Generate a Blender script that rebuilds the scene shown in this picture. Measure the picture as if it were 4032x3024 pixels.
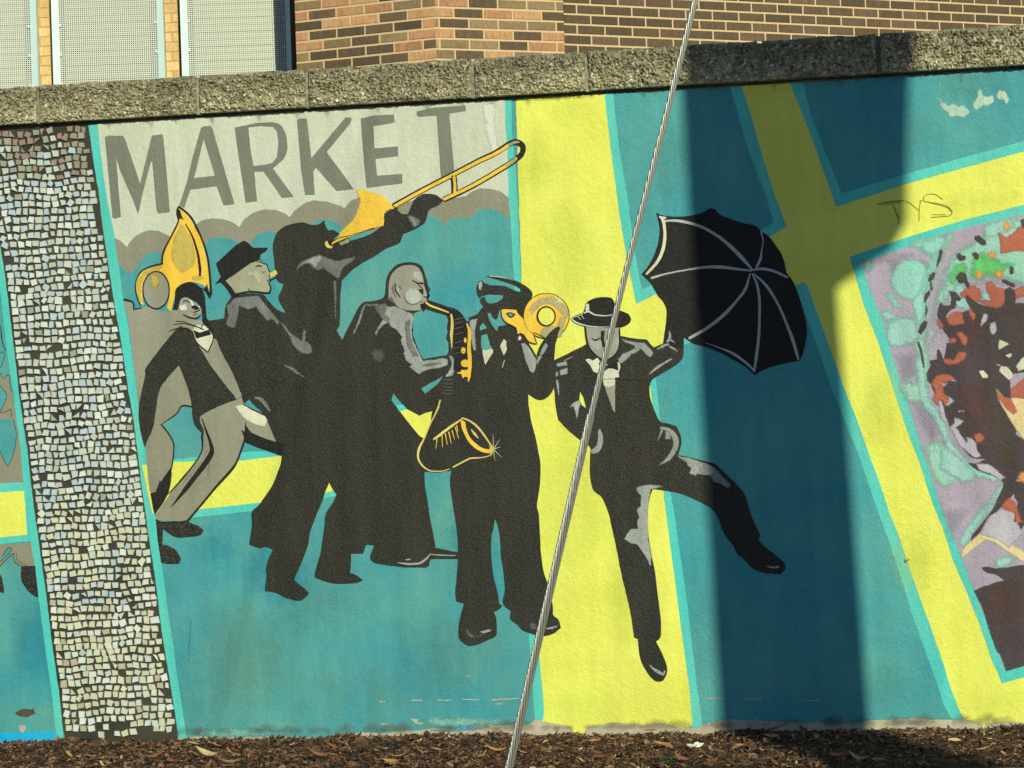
import bpy, bmesh, math, random
from mathutils import Vector, Matrix, noise
from mathutils.geometry import delaunay_2d_cdt
random.seed(7)
R_ = math.radians
sc = bpy.context.scene
for o in list(bpy.data.objects): bpy.data.objects.remove(o)
col = sc.collection

# ------------------------------------------------------------------ camera
F_PX = 8600.0; CX, CY = 2016.0, 1512.0
PITCH, ROLL, YAW = R_(1.1972), R_(2.0322), R_(8.7844)
CAM_H, DIST, WALL_H, CAP_H = 0.847, 6.06, 1.7726, 0.107
fw = Vector((0, math.cos(PITCH), math.sin(PITCH)))
r0 = Vector((1, 0, 0)); u0 = r0.cross(fw)
cr = r0*math.cos(ROLL) - u0*math.sin(ROLL)
cu = r0*math.sin(ROLL) + u0*math.cos(ROLL)
cam_d = bpy.data.cameras.new('camera'); cam = bpy.data.objects.new('camera', cam_d); col.objects.link(cam)
cam.matrix_world = Matrix(((cr.x, cu.x, -fw.x, 0), (cr.y, cu.y, -fw.y, 0), (cr.z, cu.z, -fw.z, CAM_H), (0, 0, 0, 1)))
cam_d.sensor_width = 36; cam_d.lens = F_PX/4032*36; cam_d.clip_start = 0.05; cam_d.clip_end = 400
sc.camera = cam

# ------------------------------------------------------------------ light
SUN_AZ, SUN_EL = R_(16.0), R_(24.0)     # azimuth to the right of straight behind the camera
SUN = Vector((math.sin(SUN_AZ)*math.cos(SUN_EL), -math.cos(SUN_AZ)*math.cos(SUN_EL), math.sin(SUN_EL)))
world = bpy.data.worlds.new('World'); sc.world = world; world.use_nodes = True
wn = world.node_tree.nodes; wl = world.node_tree.links
sky = wn.new('ShaderNodeTexSky'); sky.sky_type = 'NISHITA'; sky.sun_disc = False
sky.sun_elevation = SUN_EL; sky.sun_rotation = math.pi - SUN_AZ; sky.ozone_density = 4.0; sky.dust_density = 0.3; sky.air_density = 1.0
bg = wn['Background']; bg.inputs[1].default_value = 0.062
wl.new(sky.outputs[0], bg.inputs[0])
sd = bpy.data.lights.new('sun', 'SUN'); sd.energy = 3.85; sd.angle = R_(0.53); sd.color = (1.0, 0.93, 0.66)
so = bpy.data.objects.new('sun', sd); col.objects.link(so)
so.rotation_euler = SUN.to_track_quat('Z', 'Y').to_euler()
sc.view_settings.view_transform = 'Standard'; sc.view_settings.look = 'None'
sc.view_settings.exposure = 0.0; sc.view_settings.gamma = 1.0; sc.view_settings.use_curve_mapping = False
sc.render.engine = 'CYCLES'
ILL = (1.06, 0.97, 0.76)     # what a white wall facing this sun sends back, so photographed colours become base colours

# ------------------------------------------------------------------ helpers
def s2l(v):
    v /= 255.0
    return v/12.92 if v <= 0.04045 else ((v+0.055)/1.055)**2.4
def alb(c, k=1.0):
    return tuple(min(0.93, max(0.004, s2l(x)*k/ILL[i])) for i, x in enumerate(c)) + (1,)

def new_mat(name):
    m = bpy.data.materials.new(name); m.use_nodes = True
    nt = m.node_tree; b = nt.nodes['Principled BSDF']
    return m, nt, b
def N(nt, t, **kw):
    n = nt.nodes.new(t)
    for k, v in kw.items():
        if k.startswith('i_'):
            n.inputs[k[2:].replace('_', ' ')].default_value = v
        else: setattr(n, k, v)
    return n
def mathn(nt, op, a, b=None, c=None):
    n = nt.nodes.new('ShaderNodeMath'); n.operation = op
    for i, x in enumerate((a, b, c)):
        if x is None: continue
        if hasattr(x, 'links'): nt.links.new(x, n.inputs[i])
        else: n.inputs[i].default_value = x
    return n.outputs[0]
def rng(nt, v, a, b, c, d):
    n = nt.nodes.new('ShaderNodeMapRange'); nt.links.new(v, n.inputs[0])
    for i, x in enumerate((a, b, c, d)): n.inputs[i+1].default_value = x
    return n.outputs[0]
def mixc(nt, f, a, b, mode='MIX'):
    n = nt.nodes.new('ShaderNodeMix'); n.data_type = 'RGBA'; n.blend_type = mode
    for i, x in ((0, f), (6, a), (7, b)):
        if hasattr(x, 'links'): nt.links.new(x, n.inputs[i])
        else: n.inputs[i].default_value = x
    return n.outputs[2]

# one shared node group: the trowelled stucco of the wall (wall coordinates, so it runs on under every paint)
def stucco_group():
    g = bpy.data.node_groups.new('stucco', 'ShaderNodeTree')
    g.interface.new_socket('Height', in_out='OUTPUT', socket_type='NodeSocketFloat')
    g.interface.new_socket('Large', in_out='OUTPUT', socket_type='NodeSocketFloat')
    g.interface.new_socket('Fine', in_out='OUTPUT', socket_type='NodeSocketFloat')
    g.interface.new_socket('Streak', in_out='OUTPUT', socket_type='NodeSocketFloat')
    tc = g.nodes.new('ShaderNodeTexCoord')
    def noise_(scale, detail, rough=0.55, mp=None):
        n = N(g, 'ShaderNodeTexNoise'); n.inputs['Scale'].default_value = scale
        n.inputs['Detail'].default_value = detail; n.inputs['Roughness'].default_value = rough
        if mp:
            m = N(g, 'ShaderNodeMapping'); m.inputs['Scale'].default_value = mp
            g.links.new(tc.outputs['Object'], m.inputs[0]); g.links.new(m.outputs[0], n.inputs[0])
        else: g.links.new(tc.outputs['Object'], n.inputs[0])
        return n.outputs[0]
    a = noise_(210, 3, 0.6); b = noise_(60, 2); c = noise_(9, 3)
    region = rng(g, noise_(3.1, 2), 0.35, 0.65, 0.35, 1.0)
    pit = rng(g, noise_(170, 1), 0.58, 0.80, 0.0, -0.8)
    h = mathn(g, 'ADD', mathn(g, 'MULTIPLY', a, region), mathn(g, 'MULTIPLY', b, 1.3))
    h = mathn(g, 'ADD', h, mathn(g, 'MULTIPLY', c, 1.6))
    h = mathn(g, 'ADD', h, mathn(g, 'MULTIPLY', pit, region))
    gr = noise_(260, 2, 0.6, (1.0, 1.0, 0.7))
    go = g.nodes.new('NodeGroupOutput')
    g.links.new(h, go.inputs['Height'])
    g.links.new(noise_(3.4, 5, 0.62), go.inputs['Large'])
    g.links.new(noise_(330, 2), go.inputs['Fine'])
    g.links.new(noise_(14, 4, 0.6, (1.4, 1, 0.22)), go.inputs['Streak'])
    return g
STUCCO = stucco_group()
PAINTS = {}
def paint_mat(name, c, c2=None, mott=0.10, bump=1.0, speck=0.0, worn=0.0, rough=0.62):
    """c, c2: two tones of the paint, mixed by large brush mottling. speck: pale glints of the grain, put into the colour of a dark paint."""
    if name in PAINTS: return PAINTS[name]
    m, nt, b = new_mat(name)
    g = nt.nodes.new('ShaderNodeGroup'); g.node_tree = STUCCO
    c2 = c2 or c
    f = rng(nt, g.outputs['Large'], 0.36, 0.66, 0, 1)
    base = mixc(nt, f, alb(c), alb(c2))
    st = rng(nt, g.outputs['Streak'], 0.3, 0.7, 1-mott, 1+mott*0.7)
    base = mixc(nt, 1.0, base, st, 'MULTIPLY')
    fn = rng(nt, g.outputs['Fine'], 0.3, 0.7, 1-mott*0.9, 1+mott*0.9)
    base = mixc(nt, 1.0, base, fn, 'MULTIPLY')
    if speck > 0:  # glints on the raised grain, mixed into the colour as pale flecks
        sp = rng(nt, g.outputs['Fine'], 0.50, 0.76, 0, speck)
        base = mixc(nt, sp, base, alb((150, 145, 120)))
    if worn > 0:
        wv = N(nt, 'ShaderNodeTexNoise'); wv.inputs['Scale'].default_value = 46; wv.inputs['Detail'].default_value = 6
        wv.inputs['Roughness'].default_value = 0.7
        tc = N(nt, 'ShaderNodeTexCoord'); nt.links.new(tc.outputs['Object'], wv.inputs[0])
        w = rng(nt, wv.outputs[0], 0.66, 0.68, 0, worn)
        base = mixc(nt, w, base, alb((205, 205, 175)))
    nt.links.new(base, b.inputs['Base Color'])
    b.inputs['Roughness'].default_value = rough
    b.inputs['Specular IOR Level'].default_value = 0.22
    bp = N(nt, 'ShaderNodeBump'); bp.inputs['Strength'].default_value = 0.52*bump
    bp.inputs['Distance'].default_value = 0.0026
    nt.links.new(g.outputs['Height'], bp.inputs['Height']); nt.links.new(bp.outputs[0], b.inputs['Normal'])
    PAINTS[name] = m
    return m

def link(name, me, mat=None, parent=None):
    o = bpy.data.objects.new(name, me); col.objects.link(o)
    if mat is not None and me is not None and not me.materials:
        for mm in (mat if isinstance(mat, (list, tuple)) else [mat]): me.materials.append(mm)
    if parent is not None: o.parent = parent
    return o
def mesh(name, verts, faces, smooth=False):
    me = bpy.data.meshes.new(name); me.from_pydata([tuple(v) for v in verts], [], faces); me.update()
    if smooth: me.polygons.foreach_set('use_smooth', [True]*len(me.polygons))
    return me
def empty(name, loc=(0, 0, 0), rz=0.0):
    o = bpy.data.objects.new(name, None); col.objects.link(o); o.location = loc; o.rotation_euler = (0, 0, rz)
    o.empty_display_size = 0.2
    return o
def tag(o, label=None, cat=None, group=None, kind=None):
    if label: o['label'] = label
    if cat: o['category'] = cat
    if group: o['group'] = group
    if kind: o['kind'] = kind
    return o
class MB:
    def __init__(s): s.v = []; s.f = []
    def add(s, vs, fs):
        k = len(s.v); s.v += [tuple(v) for v in vs]; s.f += [tuple(i+k for i in f) for f in fs]
    def box(s, x0, x1, y0, y1, z0, z1):
        s.add([(x0,y0,z0),(x1,y0,z0),(x1,y1,z0),(x0,y1,z0),(x0,y0,z1),(x1,y0,z1),(x1,y1,z1),(x0,y1,z1)],
              [(3,2,1,0),(4,5,6,7),(0,1,5,4),(1,2,6,5),(2,3,7,6),(3,0,4,7)])
    def build(s, name, mat, parent=None, smooth=False):
        return link(name, mesh(name, s.v, s.f, smooth), mat, parent)

# ------------------------------------------------------------------ where a point of the wall's face lies
# (s along the wall in metres, z up) measured off the photograph: the ray of that picture point cut with the wall plane
WT = Vector((math.cos(YAW), -math.sin(YAW), 0)); WN = Vector((-math.sin(YAW), -math.cos(YAW), 0))
WO = Vector((0, DIST, 0)); CAMP = Vector((0, 0, CAM_H))
def ray(px, py): return fw + cr*((px-CX)/F_PX) - cu*((py-CY)/F_PX)
def wall_pt(px, py):
    d = ray(px, py); t = (WO-CAMP).dot(WN)/d.dot(WN); p = CAMP + d*t
    return ((p-WO).dot(WT), p.z)
def at(px, py, depth):
    d = ray(px, py); return CAMP + d*(depth/d.y)
K1 = 2212/1008; K2 = 2212/808; K3 = 2212/800; K4 = 2212/1344; K5 = 2212/600; K6 = 1269/600; K7 = 2212/480
REG = dict(A=(300,350,K1), B=(1200,350,K1), C=(440,800,K1), D=(440,1480,K1), E=(1240,980,K1), F=(1240,1500,K1),
           G=(900,1860,K1), H=(2100,1080,K1), I=(2440,780,K1), J=(2150,1600,K1), K=(2000,2000,K1), L=(3024,300,K1),
           M=(3024,780,K1), N=(3224,1420,K2), O=(3224,1980,K2), P=(0,450,K3), Q=(0,1050,K3), R=(0,1650,K3),
           S=(0,2250,K3), T=(0,2600,K4), U=(1344,2600,K4), V=(2688,2600,K4), X=(0,0,K4), Y=(1344,0,K4), Z=(2688,0,K4),
           a=(1650,2100,K5), b=(1780,1040,K7), e=(3087,787,1269/945), f=(3087,1496,1269/945), c=(3432,1000,K6), d=(3432,1400,K6), s=(0,0,1.0), z=(0,0,2212/4032))
def src(reg, p):
    ox, oy, k = REG[reg]; return (ox+p[0]/k, oy+p[1]/k)
def wpt(reg, p): return wall_pt(*src(reg, p))
def wpts(reg, pts):
    """points; a capital letter inside the list switches the measuring frame"""
    out = []
    for p in pts:
        if isinstance(p, str): reg = p
        else: out.append(wpt(reg, p))
    return out

def catmull(pts, closed, step=0.006, corner=48):
    n = len(pts)
    if n < 3: return pts[:]
    P = [Vector(p) for p in pts]
    def is_corner(i):
        if not closed and i in (0, n-1): return True
        a = P[i]-P[i-1]; b = P[(i+1) % n]-P[i]
        if a.length < 1e-6 or b.length < 1e-6: return True
        return a.angle(b) > R_(corner)
    cn = [is_corner(i) for i in range(n)]
    out = []
    for i in range(n if closed else n-1):
        p1, p2 = P[i], P[(i+1) % n]
        p0 = P[i-1] if not cn[i] else p1*2-p2
        p3 = P[(i+2) % n] if not cn[(i+1) % n] else p2*2-p1
        m = max(1, min(14, int((p2-p1).length/step)))
        for k in range(m):
            t = k/m; t2 = t*t; t3 = t2*t
            q = 0.5*((2*p1)+(p2-p0)*t+(2*p0-5*p1+4*p2-p3)*t2+(3*p1-p0-3*p2+p3)*t3)
            out.append((q.x, q.y))
    if not closed: out.append(tuple(P[-1]))
    return out
def subdivide(pts, step=0.008):
    out = []
    for i, p in enumerate(pts):
        q = pts[(i+1) % len(pts)]; d = math.dist(p, q); m = max(1, min(400, int(d/step)))
        out += [(p[0]+(q[0]-p[0])*k/m, p[1]+(q[1]-p[1])*k/m) for k in range(m)]
    return out
def wobble(pts, amp, freq=42):
    out = []
    for x, z in pts:
        v = Vector((x*freq, z*freq, 3.1)); w = Vector((x*freq*3.3, z*freq*3.3, 9.1))
        out.append((x+amp*(noise.noise(v)+0.5*noise.noise(w)), z+amp*(noise.noise(v+Vector((31, 7, 0)))+0.5*noise.noise(w+Vector((5, 3, 0))))))
    return out
def fill(pts):
    n = len(pts)
    vs, _, fs, *_ = delaunay_2d_cdt([Vector(p) for p in pts], [(i, (i+1) % n) for i in range(n)], [], 1, 1e-6)
    return [tuple(v) for v in vs], fs
def stroke_outline(path, ws):
    L = []; Rr = []
    n = len(path)
    for i, p in enumerate(path):
        a = Vector(path[max(0, i-1)]); b = Vector(path[min(n-1, i+1)]); d = (b-a)
        if d.length < 1e-9: continue
        d.normalize(); nn = Vector((-d.y, d.x)); w = ws[i]*0.5
        if i == 0: L.append((p[0]-d.x*w*0.7, p[1]-d.y*w*0.7))
        L.append((p[0]+nn.x*w, p[1]+nn.y*w)); Rr.append((p[0]-nn.x*w, p[1]-nn.y*w))
        if i == n-1: L.append((p[0]+d.x*w*0.7, p[1]+d.y*w*0.7))
    return L + Rr[::-1]
import numpy as np
SOFT = {}
def soft_mat(m, cap=1.0):
    """the same paint, sprayed or dry-brushed: it thins out towards the edge of the patch and catches on the grain"""
    if m.name in SOFT: return SOFT[m.name]
    s = m.copy(); s.name = m.name+'_thin'; nt = s.node_tree; SOFT[m.name] = s
    out = next(n for n in nt.nodes if n.type == 'OUTPUT_MATERIAL'); b = next(n for n in nt.nodes if n.type == 'BSDF_PRINCIPLED')
    at_ = N(nt, 'ShaderNodeAttribute'); at_.attribute_name = 'cover'
    tc = N(nt, 'ShaderNodeTexCoord'); n1 = N(nt, 'ShaderNodeTexNoise'); n1.inputs['Scale'].default_value = 190; n1.inputs['Detail'].default_value = 3
    n2 = N(nt, 'ShaderNodeTexNoise'); n2.inputs['Scale'].default_value = 34; n2.inputs['Detail'].default_value = 4
    nt.links.new(tc.outputs['Object'], n1.inputs[0]); nt.links.new(tc.outputs['Object'], n2.inputs[0])
    v = mathn(nt, 'ADD', at_.outputs['Fac'], mathn(nt, 'MULTIPLY', mathn(nt, 'SUBTRACT', n1.outputs[0], 0.5), 1.3))
    v = mathn(nt, 'ADD', v, mathn(nt, 'MULTIPLY', mathn(nt, 'SUBTRACT', n2.outputs[0], 0.5), 1.0))
    a = rng(nt, v, 0.0, 0.85 if cap == 1.0 else 1.3, 0.0, cap)
    tr = N(nt, 'ShaderNodeBsdfTransparent'); mx = N(nt, 'ShaderNodeMixShader')
    nt.links.new(a, mx.inputs[0]); nt.links.new(tr.outputs[0], mx.inputs[1]); nt.links.new(b.outputs[0], mx.inputs[2]); nt.links.new(mx.outputs[0], out.inputs['Surface'])
    return s
def seg_dist(P, poly):
    A = np.array(poly); B = np.roll(A, -1, axis=0); D = B-A; L2 = (D**2).sum(1)+1e-14
    out = np.empty(len(P))
    for i in range(0, len(P), 400):
        q = P[i:i+400][:, None, :]-A[None]; t = np.clip((q*D[None]).sum(2)/L2[None], 0, 1)
        out[i:i+400] = np.sqrt(((q-t[..., None]*D[None])**2).sum(2)).min(1)
    return out
def inside(P, poly):
    A = np.array(poly); B = np.roll(A, -1, axis=0); r = np.zeros(len(P), bool)
    for (x1, y1), (x2, y2) in zip(A, B):
        if y1 == y2: continue
        c = ((P[:, 1] > y1) != (P[:, 1] > y2)) & (P[:, 0] < (x2-x1)*(P[:, 1]-y1)/(y2-y1)+x1)
        r ^= c
    return r
def grow(pts, d):
    n = len(pts); area = sum(pts[i][0]*pts[(i+1) % n][1]-pts[(i+1) % n][0]*pts[i][1] for i in range(n)); sg = 1 if area > 0 else -1
    out = []
    for i in range(n):
        a, b = pts[i-1], pts[(i+1) % n]; tx, tz = b[0]-a[0], b[1]-a[1]; L = math.hypot(tx, tz) or 1
        out.append((pts[i][0]+sg*tz/L*d, pts[i][1]-sg*tx/L*d))
    return out
def fill_soft(pts, w):
    A = np.array(pts); lo, hi = A.min(0), A.max(0); st = max(w*0.6, 0.0028)
    gx, gy = np.meshgrid(np.arange(lo[0]+st/2, hi[0], st), np.arange(lo[1]+st/2, hi[1], st)); G = np.stack([gx.ravel(), gy.ravel()], 1)
    if len(G):
        G = G[inside(G, pts)]
        if len(G): G = G[(lambda d: (d > st*0.35) & (d < w*1.7+st))(seg_dist(G, pts))]
    n = len(pts); allv = [Vector(p) for p in pts]+[Vector((float(a), float(b))) for a, b in G]
    vs, _, fs, *_ = delaunay_2d_cdt(allv, [(i, (i+1) % n) for i in range(n)], [], 1, 1e-6)
    vs = [tuple(v) for v in vs]
    return vs, fs, np.clip(seg_dist(np.array(vs), pts)/w, 0, 1)
PAINT_COUNT = 0
WALL_TOP = WALL_H - 0.0085
def paint(name, parent, mat, level, items, label=None, soft=None, cap=1.0):
    """flat coats of paint on the wall's face. items: ('s'|'p', frame, points[, wobble]) outlines,
       ('l', frame, points, width(s)) brush strokes, ('e', frame, cx, cy, rx, ry[, tilt])"""
    global PAINT_COUNT
    mb = MB(); cov = []
    if soft: mat = soft_mat(mat, cap)
    for idx, it in enumerate(items):
        k, reg = it[0], it[1]
        if k in 'sp':
            pts = wpts(reg, it[2]); amp = it[3] if len(it) > 3 else 0.0009
            pts = catmull(pts, True) if k == 's' else pts
            pts = wobble(subdivide(pts, 0.007), amp, 42 if amp < 0.003 else 60)
        elif k == 'l':
            raw = wpts(reg, it[2]); w = it[3]
            kk = REG[reg][2]
            npt = len(raw)
            wl_ = [w]*npt if not isinstance(w, (list, tuple)) else list(w)
            if len(wl_) < npt: wl_ += [wl_[-1]]*(npt-len(wl_))
            path = catmull(raw, False, 0.005, 70)
            # widths by arc position
            cum = [0]
            for i in range(1, npt): cum.append(cum[-1]+math.dist(raw[i-1], raw[i]))
            pc = [0]
            for i in range(1, len(path)): pc.append(pc[-1]+math.dist(path[i-1], path[i]))
            tot = pc[-1] or 1
            ws = []
            for c_ in pc:
                t = c_/tot*cum[-1]; j = 0
                while j < npt-2 and cum[j+1] < t: j += 1
                f = (t-cum[j])/max(1e-9, cum[j+1]-cum[j]); f = min(1, max(0, f))
                ws.append((wl_[j]*(1-f)+wl_[j+1]*f)/kk/1425.0)
            pts = stroke_outline(path, ws); pts = wobble(pts, 0.0005, 70)
        elif k == 'e':
            cx, cy, rx, ry = it[2:6]; ti = R_(it[6]) if len(it) > 6 else 0
            pts = []
            for a in range(36):
                t = a/36*2*math.pi; x = rx*math.cos(t); y = ry*math.sin(t)
                pts.append(wpt(reg, (cx+x*math.cos(ti)-y*math.sin(ti), cy+x*math.sin(ti)+y*math.cos(ti))))
            pts = wobble(pts, 0.0009)
        pts = [(x, min(z, WALL_TOP + 0.0012*noise.noise(Vector((x*60, 4, 4))))) for x, z in pts]
        try:
            if soft:
                pts = grow(pts, soft*0.42)
                vs, fs, cv = fill_soft(pts, soft); cov += list(cv)
            else: vs, fs = fill(pts)
        except Exception: continue
        off = -(level*0.00035 + idx*0.00003)
        fs2 = []
        for f in fs:
            a, b, c_ = (vs[f[0]], vs[f[1]], vs[f[2]])
            cross = (b[0]-a[0])*(c_[1]-a[1])-(b[1]-a[1])*(c_[0]-a[0])
            fs2.append(tuple(f) if cross > 0 else tuple(reversed(f)))   # normals out of the wall (-y)
        mb.add([(v[0], off, v[1]) for v in vs], fs2)
    o = mb.build(name, mat, parent)
    if soft:
        at_ = o.data.attributes.new('cover', 'FLOAT', 'POINT'); at_.data.foreach_set('value', [float(c) for c in cov])
    if label: o['label'] = label
    PAINT_COUNT += 1
    return o
# ================================================================== THE GROUND
m_asph, nt, b = new_mat('asphalt'); tc = N(nt, 'ShaderNodeTexCoord'); n1 = N(nt, 'ShaderNodeTexNoise'); n1.inputs['Scale'].default_value = 90
nt.links.new(tc.outputs['Object'], n1.inputs[0]); nt.links.new(rng(nt, n1.outputs[0], 0.3, 0.7, 0.03, 0.075), b.inputs['Base Color']); b.inputs['Roughness'].default_value = 0.9
ground = tag(link('ground', mesh('ground', [(-150, -150, -0.27), (150, -150, -0.27), (150, 150, -0.27), (-150, 150, -0.27)], [(0, 1, 2, 3)]), m_asph), kind='structure')

wall = tag(empty('mural_wall', (0, DIST, 0), -YAW), 'stuccoed mural wall painted with a brass band, under a rough split-face stone coping', 'wall')
WM = Matrix.Translation((0, DIST, 0)) @ Matrix.Rotation(-YAW, 4, 'Z')
def w2w(s, y, z): return WM @ Vector((s, y, z))

m_soil, nt, b = new_mat('mulch_soil'); tc = N(nt, 'ShaderNodeTexCoord'); n1 = N(nt, 'ShaderNodeTexNoise'); n1.inputs['Scale'].default_value = 55; n1.inputs['Detail'].default_value = 5
nt.links.new(tc.outputs['Object'], n1.inputs[0])
nt.links.new(mixc(nt, rng(nt, n1.outputs[0], 0.35, 0.65, 0, 1), (0.02, 0.012, 0.007, 1), (0.075, 0.045, 0.025, 1)), b.inputs['Base Color']); b.inputs['Roughness'].default_value = 0.95
def mulch_h(s, y):
    return 0.012*noise.noise(Vector((s*3.1, y*3.1, 1)))+0.008*noise.noise(Vector((s*11, y*11, 4))) + 0.006
BED = 0.652          # depth of the planted strip
vs, fs = [], []
nx, ny = 300, 40
for j in range(ny+1):
    for i in range(nx+1):
        s = -3.6+7.2*i/nx; y = -BED + (BED+0.02)*j/ny
        vs.append((s, y, mulch_h(s, y)-0.012))
for j in range(ny):
    for i in range(nx):
        a = j*(nx+1)+i; fs.append((a, a+1, a+nx+2, a+nx+1))
bed = tag(link('mulch_bed', mesh('mulch_bed', vs, fs, True), m_soil), kind='structure'); bed.matrix_world = WM

m_conc, nt, b = new_mat('concrete'); tc = N(nt, 'ShaderNodeTexCoord'); n1 = N(nt, 'ShaderNodeTexNoise'); n1.inputs['Scale'].default_value = 30; n1.inputs['Detail'].default_value = 6
nt.links.new(tc.outputs['Object'], n1.inputs[0])
nt.links.new(mixc(nt, rng(nt, n1.outputs[0], 0.35, 0.65, 0, 1), (0.30, 0.28, 0.22, 1), (0.46, 0.43, 0.34, 1)), b.inputs['Base Color']); b.inputs['Roughness'].default_value = 0.9
mb = MB(); mb.box(-3.6, 3.6, -BED-0.15, -BED, -0.268, 0.0)
kerb = tag(mb.build('kerb', m_conc), kind='structure'); kerb.matrix_world = WM

# mulch: shredded bark chips, curled and tumbled over each other
chip_cols = [(0.092, 0.050, 0.029), (0.155, 0.083, 0.046), (0.042, 0.026, 0.018), (0.25, 0.148, 0.082), (0.30, 0.18, 0.085), (0.46, 0.33, 0.17)]
chip_mats = []
for i, c in enumerate(chip_cols):
    m, nt, b = new_mat('bark_%s' % ['brown', 'rust_brown', 'dark', 'tan_brown', 'tan', 'straw'][i])
    tc = N(nt, 'ShaderNodeTexCoord'); n1 = N(nt, 'ShaderNodeTexNoise'); n1.inputs['Scale'].default_value = 120; n1.inputs['Detail'].default_value = 3
    nt.links.new(tc.outputs['Object'], n1.inputs[0])
    nt.links.new(mixc(nt, rng(nt, n1.outputs[0], 0.3, 0.7, 0, 1), tuple(x*0.55 for x in c)+(1,), tuple(min(1, x*1.5) for x in c)+(1,)), b.inputs['Base Color'])
    b.inputs['Roughness'].default_value = 0.8; chip_mats.append(m)
def chip_verts(L, Wd, T, curl, M):
    out = []
    rows = 4
    for i in range(rows):
        t = i/(rows-1); x = (t-0.5)*L; wv = Wd*0.5*(0.35+0.65*math.sin(math.pi*(0.12+0.76*t))); z = curl*((t-0.5)**2)*4
        out += [M @ Vector((x, -wv, z)), M @ Vector((x, wv, z+wv*0.3)), M @ Vector((x, 0, z-T))]
    f = []
    for i in range(rows-1):
        a = i*3
        f += [(a, a+3, a+4, a+1), (a+1, a+4, a+5, a+2), (a+2, a+5, a+3, a)]
    f += [(0, 1, 2), ((rows-1)*3+2, (rows-1)*3+1, (rows-1)*3)]
    return out, f
rnd = random.Random(11)
vs, fs, mi = [], [], []
from mathutils import Euler
for k in range(21000):
    s = rnd.uniform(-2.6, 2.6); y = -BED*rnd.random()
    if rnd.random() < 0.06: y = -0.02*rnd.random()
    L = rnd.choice([rnd.uniform(0.006, 0.017)]*6+[rnd.uniform(0.016, 0.036)]); Wd = L*rnd.uniform(0.18, 0.5)
    z = mulch_h(s, y) + rnd.uniform(-0.006, 0.008 if y < -0.06 else 0.001)
    M = Matrix.Translation((s, min(y, -0.012), z)) @ Euler((rnd.gauss(0, 0.5), rnd.gauss(0, 0.26), rnd.uniform(0, 6.28))).to_matrix().to_4x4()
    v, f = chip_verts(L, Wd, rnd.uniform(0.001, 0.003), rnd.uniform(-0.25, 0.35)*L, M)
    base = len(vs); vs += [tuple(q) for q in v]; fs += [tuple(i+base for i in ff) for ff in f]
    c = rnd.random(); j = 0 if c < .36 else 1 if c < .60 else 2 if c < .78 else 3 if c < .92 else 4 if c < .975 else 5
    mi += [j]*len(f)
me = mesh('bark_mulch', vs, fs)
chips = link('bark_mulch', me, chip_mats); me.polygons.foreach_set('material_index', mi); tag(chips, kind='stuff'); chips.matrix_world = WM

# ================================================================== THE WALL
m_body = paint_mat('bare_stucco', (196, 186, 150), (176, 166, 134), 0.14, 1.0)
mb = MB(); mb.box(-3.4, 3.4, 0.0, 0.21, -0.25, WALL_TOP)
body = mb.build('wall_body', m_body, wall)

# coping: split-face cap stones, alternately long and short, with mortar between
m_cap, nt, b = new_mat('split_face_stone')
tc = N(nt, 'ShaderNodeTexCoord')
v1 = N(nt, 'ShaderNodeTexVoronoi'); v1.inputs['Scale'].default_value = 150; nt.links.new(tc.outputs['Object'], v1.inputs[0])
n1 = N(nt, 'ShaderNodeTexNoise'); n1.inputs['Scale'].default_value = 70; n1.inputs['Detail'].default_value = 5; nt.links.new(tc.outputs['Object'], n1.inputs[0])
n2 = N(nt, 'ShaderNodeTexNoise'); n2.inputs['Scale'].default_value = 7; n2.inputs['Detail'].default_value = 3; nt.links.new(tc.outputs['Object'], n2.inputs[0])
sx = N(nt, 'ShaderNodeSeparateColor'); nt.links.new(v1.outputs['Color'], sx.inputs[0])
c = mixc(nt, rng(nt, n1.outputs[0], 0.35, 0.65, 0, 1), (0.25, 0.235, 0.145, 1), (0.50, 0.48, 0.32, 1))
c = mixc(nt, rng(nt, sx.outputs[0], 0.90, 0.94, 0, 0.9), c, (0.78, 0.76, 0.60, 1))
c = mixc(nt, rng(nt, sx.outputs[1], 0.90, 0.95, 0, 0.6), c, (0.06, 0.055, 0.045, 1))
c = mixc(nt, rng(nt, sx.outputs[2], 0.985, 0.99, 0, 0.7), c, (0.55, 0.40, 0.16, 1))
c = mixc(nt, 1.0, c, rng(nt, n2.outputs[0], 0.3, 0.7, 0.7, 1.15), 'MULTIPLY')
# darker along the upper half of each stone
sep = N(nt, 'ShaderNodeSeparateXYZ'); nt.links.new(tc.outputs['Object'], sep.inputs[0])
tone_z = rng(nt, mathn(nt, 'ADD', sep.outputs['Z'], mathn(nt, 'MULTIPLY', n2.outputs[0], 0.05)), WALL_H+0.03, WALL_H+0.12, 1.12, 0.74)
c = mixc(nt, 1.0, c, tone_z, 'MULTIPLY')
nt.links.new(c, b.inputs['Base Color']); b.inputs['Roughness'].default_value = 0.75
bp = N(nt, 'ShaderNodeBump'); bp.inputs['Strength'].default_value = 0.9; bp.inputs['Distance'].default_value = 0.004
nt.links.new(mathn(nt, 'ADD', n1.outputs[0], mathn(nt, 'MULTIPLY', v1.outputs['Distance'], 1.2)), bp.inputs['Height']); nt.links.new(bp.outputs[0], b.inputs['Normal'])
m_mortar = paint_mat('joint_mortar', (118, 116, 92), (166, 160, 128), 0.3, 1.0)
OVER = 0.030
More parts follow.
